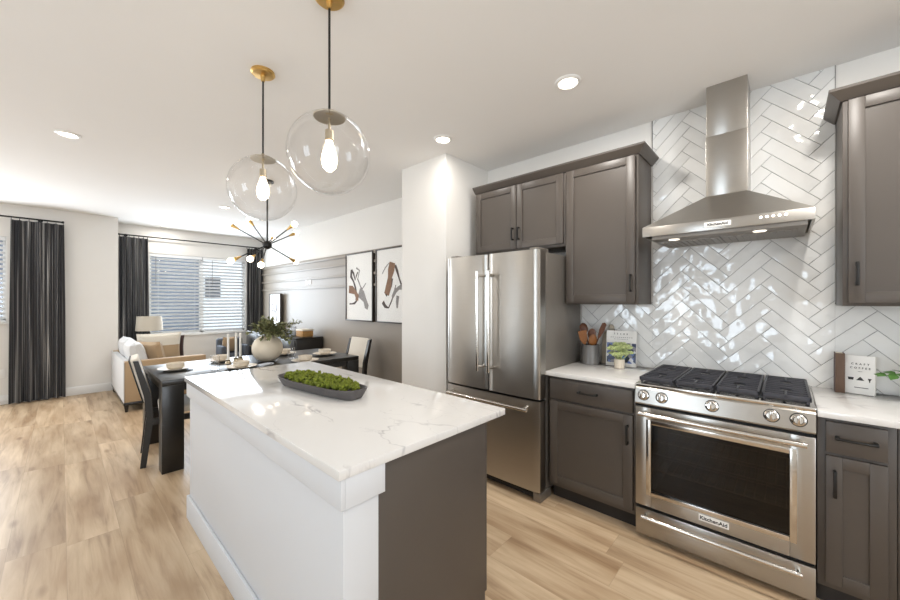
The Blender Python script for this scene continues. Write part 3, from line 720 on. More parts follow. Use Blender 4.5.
# stone board leaning behind
b = MB(); pts = [(-.065, 0), (.065, 0), (.065, .22), (.05, .25), (.022, .26), (.018, .30), (0, .312), (-.018, .30), (-.022, .26), (-.05, .25), (-.065, .22)]
b.prism(pts, -.008, .008, 'xz'); b.xform(Matrix.Translation((-1.005, 2.935, .9155)) @ Matrix.Rotation(-.10, 4, 'X'))
tag(b.build('cutting_board', M_stone), 'beige paddle cutting board leaning on the tile behind the crock', 'cutting board')
# cookbook standing
def bookM(x, y, rz, lean): return Matrix.Translation((x, y, .9155)) @ Matrix.Rotation(rz, 4, 'Z') @ Matrix.Rotation(lean, 4, 'X')
bk = thing('cookbook', 'cookbook with a food photo cover standing left of the range', 'book', (-.915, 2.88, .9155))
M = bookM(-.915, 2.888, .10, -.10)
MB().box(-.105, .105, 0, .003, 0, .268).box(-.105, .105, .022, .025, 0, .268).box(-.105, -.102, .003, .022, 0, .268).xform(M).build('cover', M_paper, bk)
MB().box(-.101, .102, .0035, .0215, .003, .265).xform(M).build('pages', M_page, bk)
def photo_mat():
    a = NT('food_photo_print'); tc = a.add('ShaderNodeTexCoord'); v = a.add('ShaderNodeTexVoronoi', i_Scale=42.0); a.ln(tc.outputs['Object'], v.inputs['Vector'])
    sp = a.add('ShaderNodeSeparateColor'); a.ln(v.outputs['Color'], sp.inputs[0]); cr = a.add('ShaderNodeValToRGB'); cr.color_ramp.interpolation = 'CONSTANT'; a.ln(sp.outputs[0], cr.inputs[0])
    e = cr.color_ramp.elements; e[0].color = lin('3A4464'); e[1].position = .35; e[1].color = lin('5A6FA8')
    for p_, c_ in ((.55, '8E8C94'), (.72, '2C3440'), (.86, 'D5D6DA'), (.95, '4F86C0')): q = e.new(p_); q.color = lin(c_)
    a.ln(cr.outputs[0], a.p.inputs['Base Color']); a.p.inputs['Roughness'].default_value = .35
    return a.m
M_ph = photo_mat()
MB().box(-.100, .104, -.0008, -.0002, .025, .175).xform(M).build('cover_photo', M_ph, bk, label='dark blue food photograph')
tb = MB(); rnd = random.Random(8)
for z, h_, w_, x0, x1, st_ in ((.245, .014, .008, -.05, .05, .022), (.218, .005, .011, -.075, .075, .0145), (.204, .004, .008, -.05, .05, .0115)):
    x = x0
    while x < x1: tb.box(x, x+w_*rnd.uniform(.6, 1), -.0009, -.0003, z-h_/2, z+h_/2*rnd.uniform(.5, 1)); x += st_
tb.xform(M).build('cover_lettering', M_grey, bk, smooth=False)
# potted succulent
pp = thing('potted_succulent', 'pale green succulent in a small white pot before the cookbook', 'plant', (-.895, 2.80, .9152))
pc = (-.895, 2.80, .9152)
MB().lathe([(0, 0), (.030, 0), (.035, .005), (.037, .066), (.034, .068), (.032, .06), (0, .058)], pc, 28).build('pot', M_cer, pp)
b = MB()
def rosette(b, c, r, rnd):
    for ring, (n, tilt, rr) in enumerate(((7, .25, 1), (6, .7, .8), (4, 1.15, .55))):
        for i in range(n):
            a = 2*PI*(i+.5*ring)/n+rnd.uniform(-.2, .2); d = Vector((math.cos(a)*math.cos(tilt), math.sin(a)*math.cos(tilt), math.sin(tilt)))
            p = Vector(c)+d*r*rr*.55; Mx = Matrix.Translation(p) @ Vector((0, 0, 1)).rotation_difference(d).to_matrix().to_4x4() @ Matrix.Diagonal((r*.30, r*.2, r*rr*.55, 1))
            bmesh.ops.create_icosphere(b.bm, subdivisions=1, radius=1, matrix=Mx)
rnd = random.Random(5)
for dx, dy, dz, r in ((-.035, -.01, .135, .05), (.042, -.005, .150, .052), (-.004, -.03, .095, .042), (.012, .015, .125, .040), (-.012, .005, .168, .038), (.066, .0, .115, .034), (-.052, .01, .10, .03), (.03, -.02, .105, .034), (.02, .01, .175, .03)):
    rosette(b, (pc[0]+dx, pc[1]+dy, pc[2]+dz), r, rnd); b.tube([(pc[0]+dx*.1, pc[1]+dy*.1, pc[2]+.05), (pc[0]+dx, pc[1]+dy, pc[2]+dz)], .004, 6)
b.build('rosettes', M_succ, pp)

# counter items, right
def closed_book(name, label, M, w, h, th, mc, ms):
    o = thing(name, label, 'book', M @ Vector((0, th/2, 0)))
    MB().box(-w/2, w/2, 0, .003, 0, h).box(-w/2, w/2, th-.003, th, 0, h).xform(M).build('cover', mc, o)
    MB().box(-w/2-.002, -w/2+.002, 0, th, 0, h, .001).xform(M).build('spine', ms, o)
    MB().box(-w/2+.003, w/2-.004, .0032, th-.0032, .003, h-.003).xform(M).build('pages', M_page, o)
    return o
M = Matrix.Translation((.236, 2.905, .9155)) @ Matrix.Rotation(PI/2, 4, 'Z')
closed_book('book', 'brown cloth-bound book standing spine-out left of the white book', M, .085, .212, .036, M_bkspine, M_bkbrown)
M = Matrix.Translation((.291, 2.885, .9155)) @ Matrix.Rotation(-.24, 4, 'Z') @ Matrix.Rotation(-.06, 4, 'X')
cb = closed_book('coffee_book', 'white coffee book standing face-out against the tile, right of the range', M, .106, .202, .026, M_paper, M_paper)
text('lettering', 'CRAFT', .0135, M_ink, M @ Matrix.Translation((0, -.0006, .158)) @ FACE_NEG_Y, cb, .0003, space=1.9, bold=.0003)
text('lettering', 'COFFEE', .0135, M_ink, M @ Matrix.Translation((0, -.0006, .137)) @ FACE_NEG_Y, cb, .0003, space=1.8, bold=.0003)
b = MB()
b.box(-.008, .008, -.0008, 0, .118, .1195); b.box(-.02, .03, -.0008, 0, .032, .0355)
b.prism([(-.042, .072), (-.024, .072), (-.022, .086), (-.044, .086)], -.0008, 0).prism([(-.014, .072), (.016, .072), (.008, .083), (.001, .092), (-.006, .083)], -.0008, 0)
b.prism([(.027, .086), (.041, .086), (.036, .074), (.036, .066), (.032, .066), (.032, .074)], -.0008, 0)
b.xform(M).build('cover_drawing', M_ink, cb, smooth=False)
# ivy
iv = thing('potted_ivy', 'green ivy trailing in at the right edge of the counter', 'plant', (.60, 2.80, .9152))
MB().lathe([(0, 0), (.055, 0), (.07, .13), (.072, .14), (.066, .14), (.06, .12), (0, .12)], (.60, 2.80, .9152), 28).build('pot', M_cer, iv)
def leaf(b, p, d, w, l, rnd):
    d = Vector(d).normalized(); s = d.cross(Vector((rnd.uniform(-.4, .4), rnd.uniform(-.4, .4), 1))).normalized(); n = s.cross(d)
    pr = [(0, 0, 0), (.3, .42, .06), (.6, .45, .05), (1, 0, -.1)]
    top = [b.bm.verts.new(Vector(p)+d*l*a+s*w*q+n*l*z) for a, q, z in pr]; bot = [b.bm.verts.new(Vector(p)+d*l*a-s*w*q+n*l*z) for a, q, z in pr[1:3]]
    m1 = b.bm.verts.new(Vector(p)+d*l*.3-n*l*.03); m2 = b.bm.verts.new(Vector(p)+d*l*.6-n*l*.03)
    for q in ((top[0], top[1], m1), (top[1], top[2], m2, m1), (top[2], top[3], m2), (top[0], m1, bot[0]), (m1, m2, bot[1], bot[0]), (m2, top[3], bot[1])): b.bm.faces.new(q)
lf, st = MB(), MB(); rnd = random.Random(11)
for k in range(9):
    a = PI+(k-4)*.45; r = .23 if k == 4 else rnd.uniform(.12, .17); base = Vector((.60, 2.80, 1.04))
    tip = base+Vector((math.cos(a)*r, math.sin(a)*r*.8-.02, (0 if k == 4 else rnd.uniform(-.04, .12)))); mid = (base+tip)/2+Vector((0, 0, .05))
    path = [base*(1-t_)**2+mid*2*t_*(1-t_)+tip*t_*t_ for t_ in [i/8 for i in range(9)]]; st.tube(path, .002, 5)
    for i in range(1, 9):
        for s_ in (1, -1): leaf(lf, path[i], (path[i]-path[i-1])+Vector((rnd.uniform(-.02, .02), s_*.025, rnd.uniform(-.01, .02))), .040, .050, rnd)
st.build('stems', M_leaf2, iv); lf.build('leaves', M_leaf2, iv, smooth=False)

# ------------------------------------------------------------------ moss bowl on island
BA, BB = Vector((-2.262, .925, 0)), Vector((-1.515, 1.02, 0)); ctr = (BA+BB)/2; bl = (BB-BA).length/2*.92; bang = math.atan2(BB.y-BA.y, BB.x-BA.x)
MT = Matrix.Translation((ctr.x, ctr.y, .9152)) @ Matrix.Rotation(bang, 4, 'Z')
b = MB(); rings = []
def ell(a, w, z, n=48, p=3.4):
    out = []
    for i in range(n):
        t_ = 2*PI*i/n; c_, s_ = math.cos(t_), math.sin(t_)
        out.append(b.bm.verts.new((a*math.copysign(abs(c_)**(2/p), c_), w*math.copysign(abs(s_)**(2/p), s_), z+.004*abs(c_)**4*(z > .03))))
    return out
rr = [ell(bl*.88, .060, 0), ell(bl*.925, .070, .004), ell(bl*.985, .088, .036), ell(bl, .095, .052), ell(bl*.985, .089, .052), ell(bl*.94, .078, .024), ell(bl*.88, .06, .012)]
b.bm.faces.new(rr[0]); b.bm.faces.new(rr[-1])
for A, B in zip(rr, rr[1:]):
    for i in range(48): b.bm.faces.new((A[i], A[(i+1) % 48], B[(i+1) % 48], B[i]))
b.xform(MT); tag(b.build('moss_bowl', M_bowl), 'long charcoal boat-shaped bowl on the island countertop', 'bowl')
b = MB(); rnd = random.Random(21)
for i in range(900):
    u = rnd.uniform(-1, 1); v = rnd.uniform(-1, 1)
    if abs(u)**2.4+abs(v)**2.4 > .92: continue
    hgt = .056*(1-abs(u)**3*.55)*(1-.45*v*v); z = .034+rnd.uniform(.3, 1)*hgt
    r = rnd.uniform(.006, .0125)
    n0 = len(b.bm.verts); p = Vector((u*bl*.90, v*.076, z+.008*noise.noise(Vector((u*7, v*2, 3)))))
    rt = bmesh.ops.create_icosphere(b.bm, subdivisions=2, radius=r, matrix=Matrix.Translation(p))
    for vv in rt['verts']: d = vv.co-p; vv.co = p+d*(1+1.1*noise.noise((vv.co)*210))
b.xform(MT); tag(b.build('moss', M_moss, angle=80), 'bright green preserved moss heaped in the charcoal bowl', 'moss', kind='stuff')

# ------------------------------------------------------------------ pendants
def pendant(x, y, zc, r, label):
    t = thing('pendant_light', label, 'pendant light', (x, y, CEIL), 'clear globe pendants over the island')
    MB().lathe([(0, 0), (.062, 0), (.064, -.012), (.055, -.020), (.014, -.024), (.010, -.055), (0, -.056)], (x, y, CEIL), 36).build('canopy', M_brass, t)
    MB().cyl((x, y, CEIL-.05), (x, y, zc+r-.004), .005, 10).build('rod', M_black, t)
    a0 = math.asin(.062/r); n = 32
    MB().lathe([(r*math.sin(a0+(PI-a0)*i/n), r*math.cos(a0+(PI-a0)*i/n)) for i in range(n)]+[(0, -r)], (x, y, zc), 64).build('globe', M_glass, t)
    zt = zc+r*math.cos(a0)
    MB().lathe([(0, .030), (.008, .030), (.010, .006), (.060, .004), (.068, -.002), (.066, -.006), (.020, -.006), (0, -.006)], (x, y, zt), 36).build('cap', M_nickel, t)
    MB().lathe([(0, 0), (.006, 0), (.006, -.05), (.018, -.055), (.019, -.095), (.014, -.10), (0, -.10)], (x, y, zt-.006), 20).build('socket', M_nickel, t)
    MB().lathe([(.013, 0), (.016, -.015), (.030, -.06), (.034, -.085), (.028, -.115), (.012, -.132), (0, -.135)], (x, y, zt-.105), 24).build('bulb', M_bulb, t)
    l = bpy.data.lights.new('pendant_glow', 'POINT'); l.energy = 7; l.color = (1, .85, .68); l.shadow_soft_size = .03
pendant(-2.222, .798, 2.062, .183, 'clear glass globe pendant over the far end of the island')
pendant(-1.458, .797, 2.052, .174, 'clear glass globe pendant over the near half of the island')

# ------------------------------------------------------------------ chandelier
hc = Vector((-4.2, 1.553, 2.03))
t = thing('sputnik_chandelier', 'black sputnik chandelier with brass sockets over the dining table', 'chandelier', (hc.x, hc.y, CEIL))
MB().lathe([(0, 0), (.065, 0), (.065, -.02), (.015, -.025), (0, -.025)], (hc.x, hc.y, CEIL), 28).build('canopy', M_black, t)
MB().cyl((hc.x, hc.y, CEIL-.02), hc, .009, 12).build('rod', M_black, t)
MB().sphere(hc, .048, 3).build('hub', M_black, t)
Fv = Vector((-math.sin(math.atan(335/361)), math.cos(math.atan(335/361)), 0)); Rv = Vector((Fv.y, -Fv.x, 0)); Uv = Vector((0, 0, 1))
for X, U, D in ((-.438, .239, .03), (-.316, .328, .205), (.403, .182, -.233), (.134, .214, .432), (.119, -.138, .466), (-.151, -.224, -.421), (.061, -.208, -.451), (.141, -.262, -.402), (-.16, .16, .44)):
    d = (Rv*X+Uv*U+Fv*D).normalized(); L_ = .50
    ar = MB().cyl(hc, hc+d*(L_-.10), .006, 10).build('arm', M_black, t)
    MB().cyl(hc+d*(L_-.13), hc+d*(L_-.035), .008, 12, .021).build('socket', M_brass, ar, label='brass cone socket')
    MB().sphere(hc+d*L_, .031, 2).build('bulb', M_bulbs, ar, label='glowing white bulb')

# ------------------------------------------------------------------ dining table
TX0, TX1, TY0, TY1, TZ = -4.70, -3.70, .555, 2.40, .76
t = thing('dining_table', 'long black wooden dining table beyond the island', 'table', ((TX0+TX1)/2, (TY0+TY1)/2, 0))
MB().box(TX0, TX1, TY0, TY1, TZ-.045, TZ, .004).build('tabletop', M_bwood, t)
MB().box(TX0+.02, TX1-.02, TY0+.02, TY0+.045, TZ-.10, TZ-.0455).box(TX0+.02, TX1-.02, TY1-.045, TY1-.02, TZ-.10, TZ-.0455).box(TX0+.02, TX0+.045, TY0+.02, TY1-.02, TZ-.10, TZ-.0455).box(TX1-.045, TX1-.02, TY0+.02, TY1-.02, TZ-.10, TZ-.0455).build('apron', M_bwood, t)
for x in (TX0, TX1-.13):
    for y in (TY0, TY1-.15): MB().box(x, x+.13, y, y+.15, 0, TZ-.0455, .004).build('leg', M_bwood, t)

# dining chairs: local, facing +y
def make_chair():
    t = thing('dining_chair', 'black framed cream dining chair tucked under the near end of the table', 'chair', (0, 0, 0), 'cream dining chairs')
    for s in (-1, 1):
        x = s*.205
        MB().prism([(-.325, 0), (-.285, 0), (-.235, .42), (-.255, .62), (-.335, .905), (-.37, .905), (-.30, .60), (-.285, .42)], x-.02, x+.02, 'yz').build('leg', M_bwood, t, label='black rear leg rising as back post')
        MB().hexa([(x-.016, .20, 0), (x+.016, .20, 0), (x+.016, .232, 0), (x-.016, .232, 0)], [(x-.022, .19, .40), (x+.022, .19, .40), (x+.022, .24, .40), (x-.022, .24, .40)]).build('leg', M_bwood, t)
    MB().box(-.184, .184, -.265, -.24, .36, .42).box(-.18, .18, .205, .235, .35, .40).box(-.218, -.192, -.24, .19, .35, .40).box(.192, .218, -.24, .19, .35, .40).build('seat_rail', M_bwood, t)
    MB().box(-.235, .235, -.20, .26, .4205, .485, .022, 3).build('seat', M_cream, t, label='cream seat cushion')
    MB().box(-.184, .184, -.034, -.0255, .0, .385, .003).xform(Matrix.Translation((0, -.275, .545)) @ Matrix.Rotation(.245, 4, 'X')).build('back_panel', M_bwood, t)
    b = MB().box(-.184, .184, -.025, .03, .0, .385, .012, 3); b.xform(Matrix.Translation((0, -.275, .545)) @ Matrix.Rotation(.245, 4, 'X')); b.build('backrest', M_cream, t, label='cream padded backrest')
    return t
ch = make_chair(); ch.location = (-4.15, .80, 0); ch.rotation_euler = (0, 0, -.12)
dup(ch, (-4.15, 2.375, 0), PI+.05, 'black framed cream dining chair at the far end of the table, before the framed art')

# place settings
def plate_set(x, y, pl, bl_, first):
    z = TZ+.0006
    p = MB().lathe([(0, 0), (.075, 0), (.085, .004), (.135, .020), (.138, .023), (.133, .024), (.083, .010), (0, .008)], (x, y, z), 40).build('dinner_plate', M_cer)
    tag(p, pl, 'plate', 'plates laid on the dining table')
    q = MB().lathe([(0, 0), (.040, 0), (.050, .004), (.068, .020), (.072, .055), (.069, .058), (.064, .052), (.060, .022), (0, .012)], (x, y, z+.0085), 36).build('soup_bowl', M_cer)
    tag(q, bl_, 'bowl', 'bowls stacked on the dinner plates')
for x, y, w in ((-4.215, .735, 'at the near end of the table by the chair'), (-4.46, 1.17, 'on the window side of the table, left of the candles'), (-3.87, 1.19, 'in front of the candlesticks, on the island side'),
                (-3.77, 1.78, 'right of the round vase, on the island side'), (-4.08, 2.17, 'at the far end of the table'), (-4.45, 1.84, 'half hidden behind the round vase')):
    plate_set(x, y, 'cream dinner plate '+w, 'cream bowl on its plate '+w, None)
# candles
for x, y, w, h in ((-4.22, 1.176, 'leftmost of the three, in the lowest holder', .285), (-4.30, 1.272, 'middle one of the three on the table', .285), (-4.36, 1.333, 'rightmost of the three, nearest the vase', .275)):
    k = MB().lathe([(0, 0), (.030, 0), (.032, .004), (.026, .012), (.020, .030), (.024, .042), (.022, .044), (.0125, .042), (.0125, .022), (0, .020)], (x, y, TZ+.0006), 24).build('candle_holder', M_nickel)
    tag(k, 'small metal candle holder under the white candle, '+w, 'candle holder', 'candle holders on the dining table')
    k = MB().lathe([(0, 0), (.0115, 0), (.010, h), (.004, h+.004), (0, h+.004)], (x, y, TZ+.0215), 16)
    k = k.build('taper_candle', M_white); tag(k, 'tall white taper candle, '+w, 'candle', 'white taper candles'); MB().cyl((x, y, TZ+.0215+h+.003), (x, y, TZ+.0215+h+.013), .001, 6).build('wick', M_ink, k)
# tumblers, napkin
for x, y, w in ((-4.02, 1.74, 'between the vase and the right place setting'), (-3.98, 1.0, 'between the two nearest place settings')):
    g = MB().lathe([(0, 0), (.030, 0), (.033, .005), (.038, .13), (.036, .13), (.031, .012), (0, .010)], (x, y, TZ+.0006), 28).build('drinking_glass', M_glass)
    tag(g, 'clear tall drinking glass '+w, 'glass', 'drinking glasses on the table')
b = MB().box(-.045, .045, -.09, .09, 0, .006, .003).box(-.035, .045, -.085, .085, .006, .014, .003); b.xform(Matrix.Translation((-3.86, 1.40, TZ+.0006)) @ Matrix.Rotation(.5, 4, 'Z'))
tag(b.build('napkin', M_napkin), 'folded pale blue napkin right of the candlestick place setting', 'napkin')
# vase with branches
vx, vy = -4.10, 1.518
v = thing('vase_of_branches', 'round ivory vase of olive branches in the middle of the dining table', 'vase', (vx, vy, TZ+.0006))
pr = []
for i in range(25):
    a = -PI/2+.42+(PI-.42-.36)*i/24; pr.append((.152*math.cos(a), .128+.150*math.sin(a)))
pr = [(0, pr[0][1]-.002)]+pr+[(pr[-1][0]-.006, pr[-1][1]), (pr[-1][0]-.008, pr[-1][1]-.02), (0, pr[-1][1]-.05)]
b = MB().lathe([(r_, z_-pr[0][1]) for r_, z_ in pr], (vx, vy, TZ+.0006), 48); b.build('pot', M_vase, v)
lf, st = MB(), MB(); rnd = random.Random(4)
for k in range(26):
    a = rnd.uniform(0, 2*PI); r = rnd.uniform(.12, .34); base = Vector((vx, vy, 1.0))
    side = Rv*rnd.uniform(-.21, .31)+Fv*rnd.uniform(-.2, .2)
    tip = base+side+Vector((0, 0, rnd.uniform(.06, .27)-abs(side.length)*.25)); mid = base+side*.35+Vector((0, 0, .15))
    path = [base*(1-q)**2+mid*2*q*(1-q)+tip*q*q for q in [i/10 for i in range(11)]]; st.tube(path, .0035, 5, .0015)
    for i in range(4, 11):
        for s_ in range(4): leaf(lf, path[i]+Vector((rnd.uniform(-.02, .02), rnd.uniform(-.02, .02), rnd.uniform(-.02, .02))), (path[i]-path[i-1]).normalized()+Vector((rnd.uniform(-1, 1), rnd.uniform(-1, 1), rnd.uniform(-.8, .8))), .03, .048, rnd)
st.build('branches', M_stem, v); lf.build('leaves', M_leaf, v, smooth=False)

# ------------------------------------------------------------------ sideboard, leaning art, box, wall art
t = thing('sideboard', 'long black sideboard against the greige dining wall', 'sideboard', (-6.7, 2.73, 0))
SX0, SX1, SY0, SY1 = -7.76, -5.6, 2.50, 2.945
MB().box(SX0, SX1, SY0, SY1, .12, .80, .004).build('body', M_bwood, t)
MB().box(SX0-.01, SX1+.01, SY0-.012, SY1, .8005, .825, .003).build('top', M_bwood, t)
for k in range(4):
    a = SX0+.02+k*.5325; d = MB().box(a, a+.515, SY0-.018, SY0-.001, .14, .785, .002).build('door', M_bwood, t); MB().cyl((a+.26, SY0-.04, .55), (a+.26, SY0-.018, .55), .01, 12).build('knob', M_brass, d)
for x in (SX0+.06, SX1-.06):
    for y in (SY0+.05, SY1-.05): MB().box(x-.022, x+.022, y-.022, y+.022, 0, .1195).build('leg', M_bwood, t)
b = thing('wicker_box', 'small tan woven box with pale rim on the sideboard', 'box', (-5.84, 2.75, .8255))
MB().box(-5.96, -5.72, 2.66, 2.84, .8255, .92, .006).build('box_body', M_wicker, b); MB().box(-5.965, -5.715, 2.655, 2.845, .9205, .945, .004).build('lid', M_cer, b)
b = thing('ceramic_jar', 'small pale blue jar beside the woven box on the sideboard', 'jar', (-6.15, 2.70, .8255))
MB().lathe([(0, 0), (.05, 0), (.075, .05), (.07, .10), (.04, .13), (.042, .15), (.036, .15), (0, .12)], (-6.15, 2.70, .8255), 28).build('jar_body', M_napkin, b)

def stroke(b, pts, w0, w1, y, tilt=None):
    n = len(pts); L = []; R = []
    for i, (x, z) in enumerate(pts):
        p, q = pts[max(i-1, 0)], pts[min(i+1, n-1)]; dx, dz = q[0]-p[0], q[1]-p[1]; l = math.hypot(dx, dz) or 1; w = (w0+(w1-w0)*i/(n-1))*(1+.25*math.sin(i*2.3))/2
        L.append((x-dz/l*w, z+dx/l*w)); R.append((x+dz/l*w, z-dx/l*w))
    for i in range(n-1): b.prism([L[i], L[i+1], R[i+1], R[i]], y-.0006, y, 'xz')
def art(name, label, x0, x1, z0, z1, yb, strokes, dep=.045, fw=.016):
    t = thing(name, label, 'framed art', ((x0+x1)/2, yb-dep/2, z0), 'framed abstract artworks')
    f = MB().box(x0, x0+fw, yb-dep, yb, z0, z1, .002).box(x1-fw, x1, yb-dep, yb, z0, z1, .002).box(x0+fw, x1-fw, yb-dep, yb, z0, z0+fw, .002).box(x0+fw, x1-fw, yb-dep, yb, z1-fw, z1, .002)
    f.build('frame', M_fb, t)
    c = MB().box(x0+fw, x1-fw, yb-dep+.012, yb-.002, z0+fw, z1-fw).build('artwork', M_canvas, t, smooth=False, label='white sheet with abstract brush strokes')
    w, h = x1-x0, z1-z0; y = yb-dep+.0118
    for mi, m in ((1, M_str1), (2, M_str2), (3, M_str3)):
        b = MB(); k = 0
        for mm, w0, w1, pts in strokes:
            if mm != mi: continue
            stroke(b, [(x0+u*w, z0+v_*h) for u, v_ in pts], w0*w, w1*w, y-.0004*mi-.0001*k); k += 1
        if k: b.build('brush_strokes', m, c, smooth=False)
    MB().box(x0+fw, x1-fw, yb-dep+.006, yb-dep+.008, z0+fw, z1-fw).build('glazing', M_artglass, t, smooth=False)
    return t
S1 = [(1, .07, .05, [(.22, .76), (.2, .66), (.3, .58), (.36, .5), (.4, .42)]), (1, .05, .03, [(.22, .76), (.3, .7), (.36, .6), (.4, .66), (.46, .72)]), (3, .16, .10, [(.12, .47), (.25, .46), (.36, .42), (.44, .36), (.42, .30)]), (1, .05, .03, [(.42, .30), (.34, .26), (.24, .25), (.14, .25)]),
      (2, .20, .10, [(.5, .42), (.62, .38), (.72, .30), (.78, .22), (.76, .18)]), (2, .04, .03, [(.4, .78), (.52, .74), (.46, .62), (.56, .5), (.64, .46)]), (1, .02, .02, [(.44, .62), (.52, .54), (.62, .44)]), (2, .02, .02, [(.76, .55), (.68, .5), (.6, .46)])]
S2 = [(3, .17, .14, [(.52, .80), (.48, .70), (.44, .6), (.40, .48), (.34, .38)]), (1, .16, .10, [(.46, .6), (.42, .5), (.37, .42), (.30, .38)]), (1, .06, .04, [(.6, .76), (.66, .68), (.72, .58), (.78, .5)]), (2, .12, .06, [(.98, .54), (.84, .48), (.7, .46), (.6, .42), (.52, .34)]), (2, .02, .02, [(.2, .66), (.3, .74), (.42, .8)]),
      (2, .08, .05, [(.68, .36), (.66, .28), (.66, .2)]), (1, .09, .03, [(.22, .28), (.3, .22), (.4, .2)]), (1, .03, .02, [(.4, .2), (.5, .3), (.56, .4), (.62, .5)])]
art('wall_art', 'tall framed abstract print on the greige wall, left of the pair', -4.868, -4.174, 1.12, 2.11, YK-.0125, S1)
art('wall_art', 'tall framed abstract print on the greige wall, cut by the white wall end', -4.104, -3.41, 1.12, 2.11, YK-.0125, S2)
S3 = [(2, .2, .15, [(.3, .75), (.35, .6), (.3, .45), (.4, .3)]), (1, .12, .1, [(.6, .75), (.65, .6), (.6, .45), (.68, .25)]), (2, .12, .1, [(.4, .55), (.5, .5), (.6, .55)])]
art('leaning_art', 'narrow framed print standing on the sideboard beside the far curtain', -7.72, -7.17, .8256, 1.555, YK-.05, S3)
for x in (-6.215, -6.10):
    s = thing('wall_switch', 'white wall switch plate on the greige wainscot, %s of the two' % ('left' if x < -6.15 else 'right'), 'switch', (x, YK-.013, 1.70), 'white switch plates')
    MB().box(x-.045, x+.045, YK-.018, YK-.0125, 1.70, 1.82, .002).build('plate', M_plastic, s); MB().box(x-.014, x+.014, YK-.022, YK-.018, 1.735, 1.785, .002).build('rocker', M_plastic, s)
s = thing('wall_outlet', 'white wall outlet low on the left wall beside the long curtain', 'outlet', (XL, -.56, .36))
MB().box(XL, XL+.006, -.60, -.52, .36, .48, .002).build('plate', M_plastic, s); MB().box(XL+.006, XL+.009, -.58, -.54, .385, .455, .001).build('socket', M_plastic, s)

# ------------------------------------------------------------------ curtains
def curtain(x, y0, y1, z0, z1, label, waves, amp, seed):
    t = thing('curtain', label, 'curtain', (x, (y0+y1)/2, z0), 'dark curtain panels')
    rnd = random.Random(seed); n = waves*10; rows = 14; b = MB(); ph = [rnd.uniform(-.5, .5) for _ in range(waves+2)]
    for side in (0, 1):
        g = []
        for j in range(rows+1):
            v = j/rows; z = z0+(z1-z0)*v; row = []
            for i in range(n+1):
                u = i/n; k = u*waves; a = amp*(1.1-.35*v)*(1+.35*ph[int(k)])
                yy = y0+(y1-y0)*(u+.012*math.sin(v*3+ph[int(k)]*5))+(.015*(1-v)*(u-.5))
                row.append(b.bm.verts.new((x+a*math.cos(2*PI*k+ph[int(k)]*.6)-side*.004, yy, z)))
            g.append(row)
        for j in range(rows):
            for i in range(n):
                q = (g[j][i], g[j][i+1], g[j+1][i+1], g[j+1][i]); b.bm.faces.new(q if side == 0 else q[::-1])
    bmesh.ops.remove_doubles(b.bm, verts=b.bm.verts[:], dist=.0001)
    b.build('panel', M_curt, t, angle=80)
    r = MB()
    for i in range(waves+1):
        yy = y0+(y1-y0)*min(.98, max(.02, i/waves))
        rg = [(x+.018*math.cos(q), yy, z1+.018+.018*math.sin(q)) for q in [2*PI*m/16 for m in range(17)]]; r.tube(rg, .0025, 6)
    r.build('rings', M_black, t)
def rod(x, xw, y0, y1, z, label, br):
    t = thing('curtain_rod', label, 'curtain rod', (x, (y0+y1)/2, z), 'black curtain rods')
    MB().cyl((x, y0, z), (x, y1, z), .011, 14).build('pole', M_black, t)
    for y in (y0, y1): MB().cyl((x, y-.012, z), (x, y+.012, z), .016, 14).build('finial', M_black, t)
    for y in br: MB().cyl((x, y, z), (xw, y, z), .007, 10).lathe([(0, 0), (.025, 0), (.025, .006), (0, .006)], (xw, y, z), 16, (1, 0, 0)).build('bracket', M_black, t)
rod(XL+.09, XL, -2.6, .02, 2.555, 'black curtain rod on the left wall, at the photo edge', (-2.5, -.20))
curtain(XL+.09, -.47, .035, .015, 2.52, 'long charcoal curtain panel on the left wall with silver vertical threads', 6, .030, 1)
rod(XW+.085, XW, .66, 2.955, 2.545, 'long black curtain rod above the wide blind window', (.76, 2.85))
curtain(XW+.085, .67, 1.05, .015, 2.51, 'charcoal curtain panel left of the wide blind window, behind the lamp', 6, .028, 2)
curtain(XW+.085, 2.645, 2.955, .015, 2.51, 'charcoal curtain panel right of the wide blind window, in the corner', 6, .028, 3)

# ------------------------------------------------------------------ sofa corner
t = thing('sofa', 'upholstered sofa seen from its end, back and arm coloured for cool and warm light', 'sofa', (-6.9, .95, 0))
sx0, sx1, sy0, sy1 = -7.70, -6.10, .535, 1.42
MB().box(sx0+.1205, sx1-.1205, sy0+.0085, sy0+.07, .12, .630, .012, 3).build('back', M_sofa, t)
MB().box(sx0, sx1, sy0, sy0+.008, .12, .64, .003, 3).build('outside_back', M_sofa, t)  # thin sheet carries the painted cool-lit tone across the arm ends
for a, b_ in ((sx0, sx0+.12), (sx1-.12, sx1)): 
    am = MB().box(a, b_, sy0+.0085, sy1, .12, .64, .012, 3).build('arm', M_tan, t, label='upholstered arm, warm light put in as tan')
MB().box(sx0+.1205, sx1-.1205, sy0+.0705, sy1-.02, .12, .30, .01).build('seat_base', M_sofa, t)
for k in range(2):
    a = sx0+.125+k*.678; MB().box(a, a+.672, sy0+.075, sy1+.01, .301, .46, .03, 3).build('seat_cushion', M_sofa, t)
    b = MB().pillow(.68, .42, .20, Matrix.Translation((a+.336, sy0+.165, .66)) @ Matrix.Rotation(.22, 4, 'X')).build('back_cushion', M_sofa, t)
MB().box(sx0, sx1, sy0, sy1, .085, .1195, .004).build('base_rail', M_bwood, t, label='black base rail')
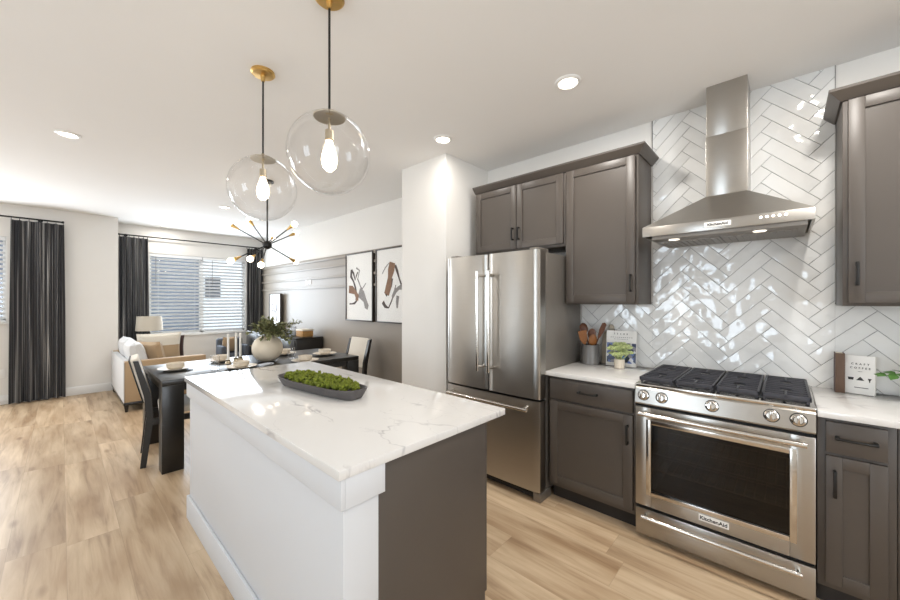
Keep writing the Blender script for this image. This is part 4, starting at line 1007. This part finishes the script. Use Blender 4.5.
for x in (sx0+.06, sx1-.03):
    for y in (sy0+.03, sy1-.06): MB().hexa([(x-.013, y-.013, 0), (x+.013, y-.013, 0), (x+.013, y+.013, 0), (x-.013, y+.013, 0)], [(x-.024, y-.024, .0845), (x+.024, y-.024, .0845), (x+.024, y+.024, .0845), (x-.024, y+.024, .0845)]).build('leg', M_bwood, t, label='black tapered leg')
def cushion(name, label, w, h, th, M, m):
    return tag(MB().pillow(w, h, th, M).build(name, m), label, 'pillow', 'throw pillows on the sofa')
cushion('throw_pillow', 'plain tan throw pillow at the near end of the sofa back', .40, .40, .15, Matrix.Translation((-6.48, .86, .66)) @ Matrix.Rotation(.55, 4, 'Z') @ Matrix.Rotation(.25, 4, 'X'), M_tan)
cushion('lumbar_pillow', 'wide tan pillow with a cream top band leaning on the far sofa arm', .58, .42, .17, Matrix.Translation((-7.28, 1.06, .70)) @ Matrix.Rotation(PI/2+.12, 4, 'Z') @ Matrix.Rotation(.15, 4, 'X'), M_band)
cushion('throw_pillow', 'dark brown throw pillow peeking out behind the banded pillow', .34, .36, .12, Matrix.Translation((-7.46, 1.25, .66)) @ Matrix.Rotation(PI/2, 4, 'Z') @ Matrix.Rotation(.15, 4, 'X'), M_brown)
# side table + lamp
t = thing('side_table', 'small black side table in the corner behind the sofa', 'side table', (-8.0, 1.03, 0))
MB().lathe([(0, .52), (.20, .52), (.203, .53), (.20, .545), (0, .545)], (-8.02, 1.03, 0), 32).build('top', M_bwood, t)
MB().lathe([(0, 0), (.13, 0), (.13, .015), (.02, .03), (.02, .519), (0, .519)], (-8.02, 1.03, 0), 24).build('pedestal', M_bwood, t)
t = thing('table_lamp', 'table lamp with beige drum shade before the far left curtain', 'lamp', (-7.98, 1.03, .5455))
MB().lathe([(0, 0), (.08, 0), (.08, .02), (.04, .03), (.085, .12), (.09, .18), (.05, .28), (.015, .31), (.012, .40), (0, .40)], (-7.98, 1.03, .5455), 28).build('base', M_fb, t)
MB().lathe([(.185, 0), (.170, .24), (.166, .24), (.181, 0)], (-7.98, 1.03, .905), 40).build('lamp_shade', M_lampsh, t)
# grey armchair by window
t = thing('armchair', 'slate grey armchair under the right end of the far window', 'armchair', (-7.5, 2.25, 0))
MB().box(-7.85, -7.50, 2.065, 2.365, .12, .43, .03, 3).build('seat', M_greyfab, t)
MB().box(-7.95, -7.83, 2.00, 2.44, .12, .70, .04, 3).build('backrest', M_greyfab, t)
for y0 in (1.98, 2.37): MB().box(-7.83, -7.48, y0, y0+.085, .12, .58, .03, 3).build('arm', M_greyfab, t)
for x in (-7.88, -7.53):
    for y in (2.02, 2.41): MB().cyl((x, y, 0), (x, y, .121), .014, 10, .02).build('leg', M_bwood, t)
cushion('throw_pillow', 'tan throw pillow on the slate grey armchair by the window', .28, .30, .10, Matrix.Translation((-7.72, 2.17, .59)) @ Matrix.Rotation(PI/2+.3, 4, 'Z') @ Matrix.Rotation(.2, 4, 'X'), M_tan)['group'] = 'throw pillows'
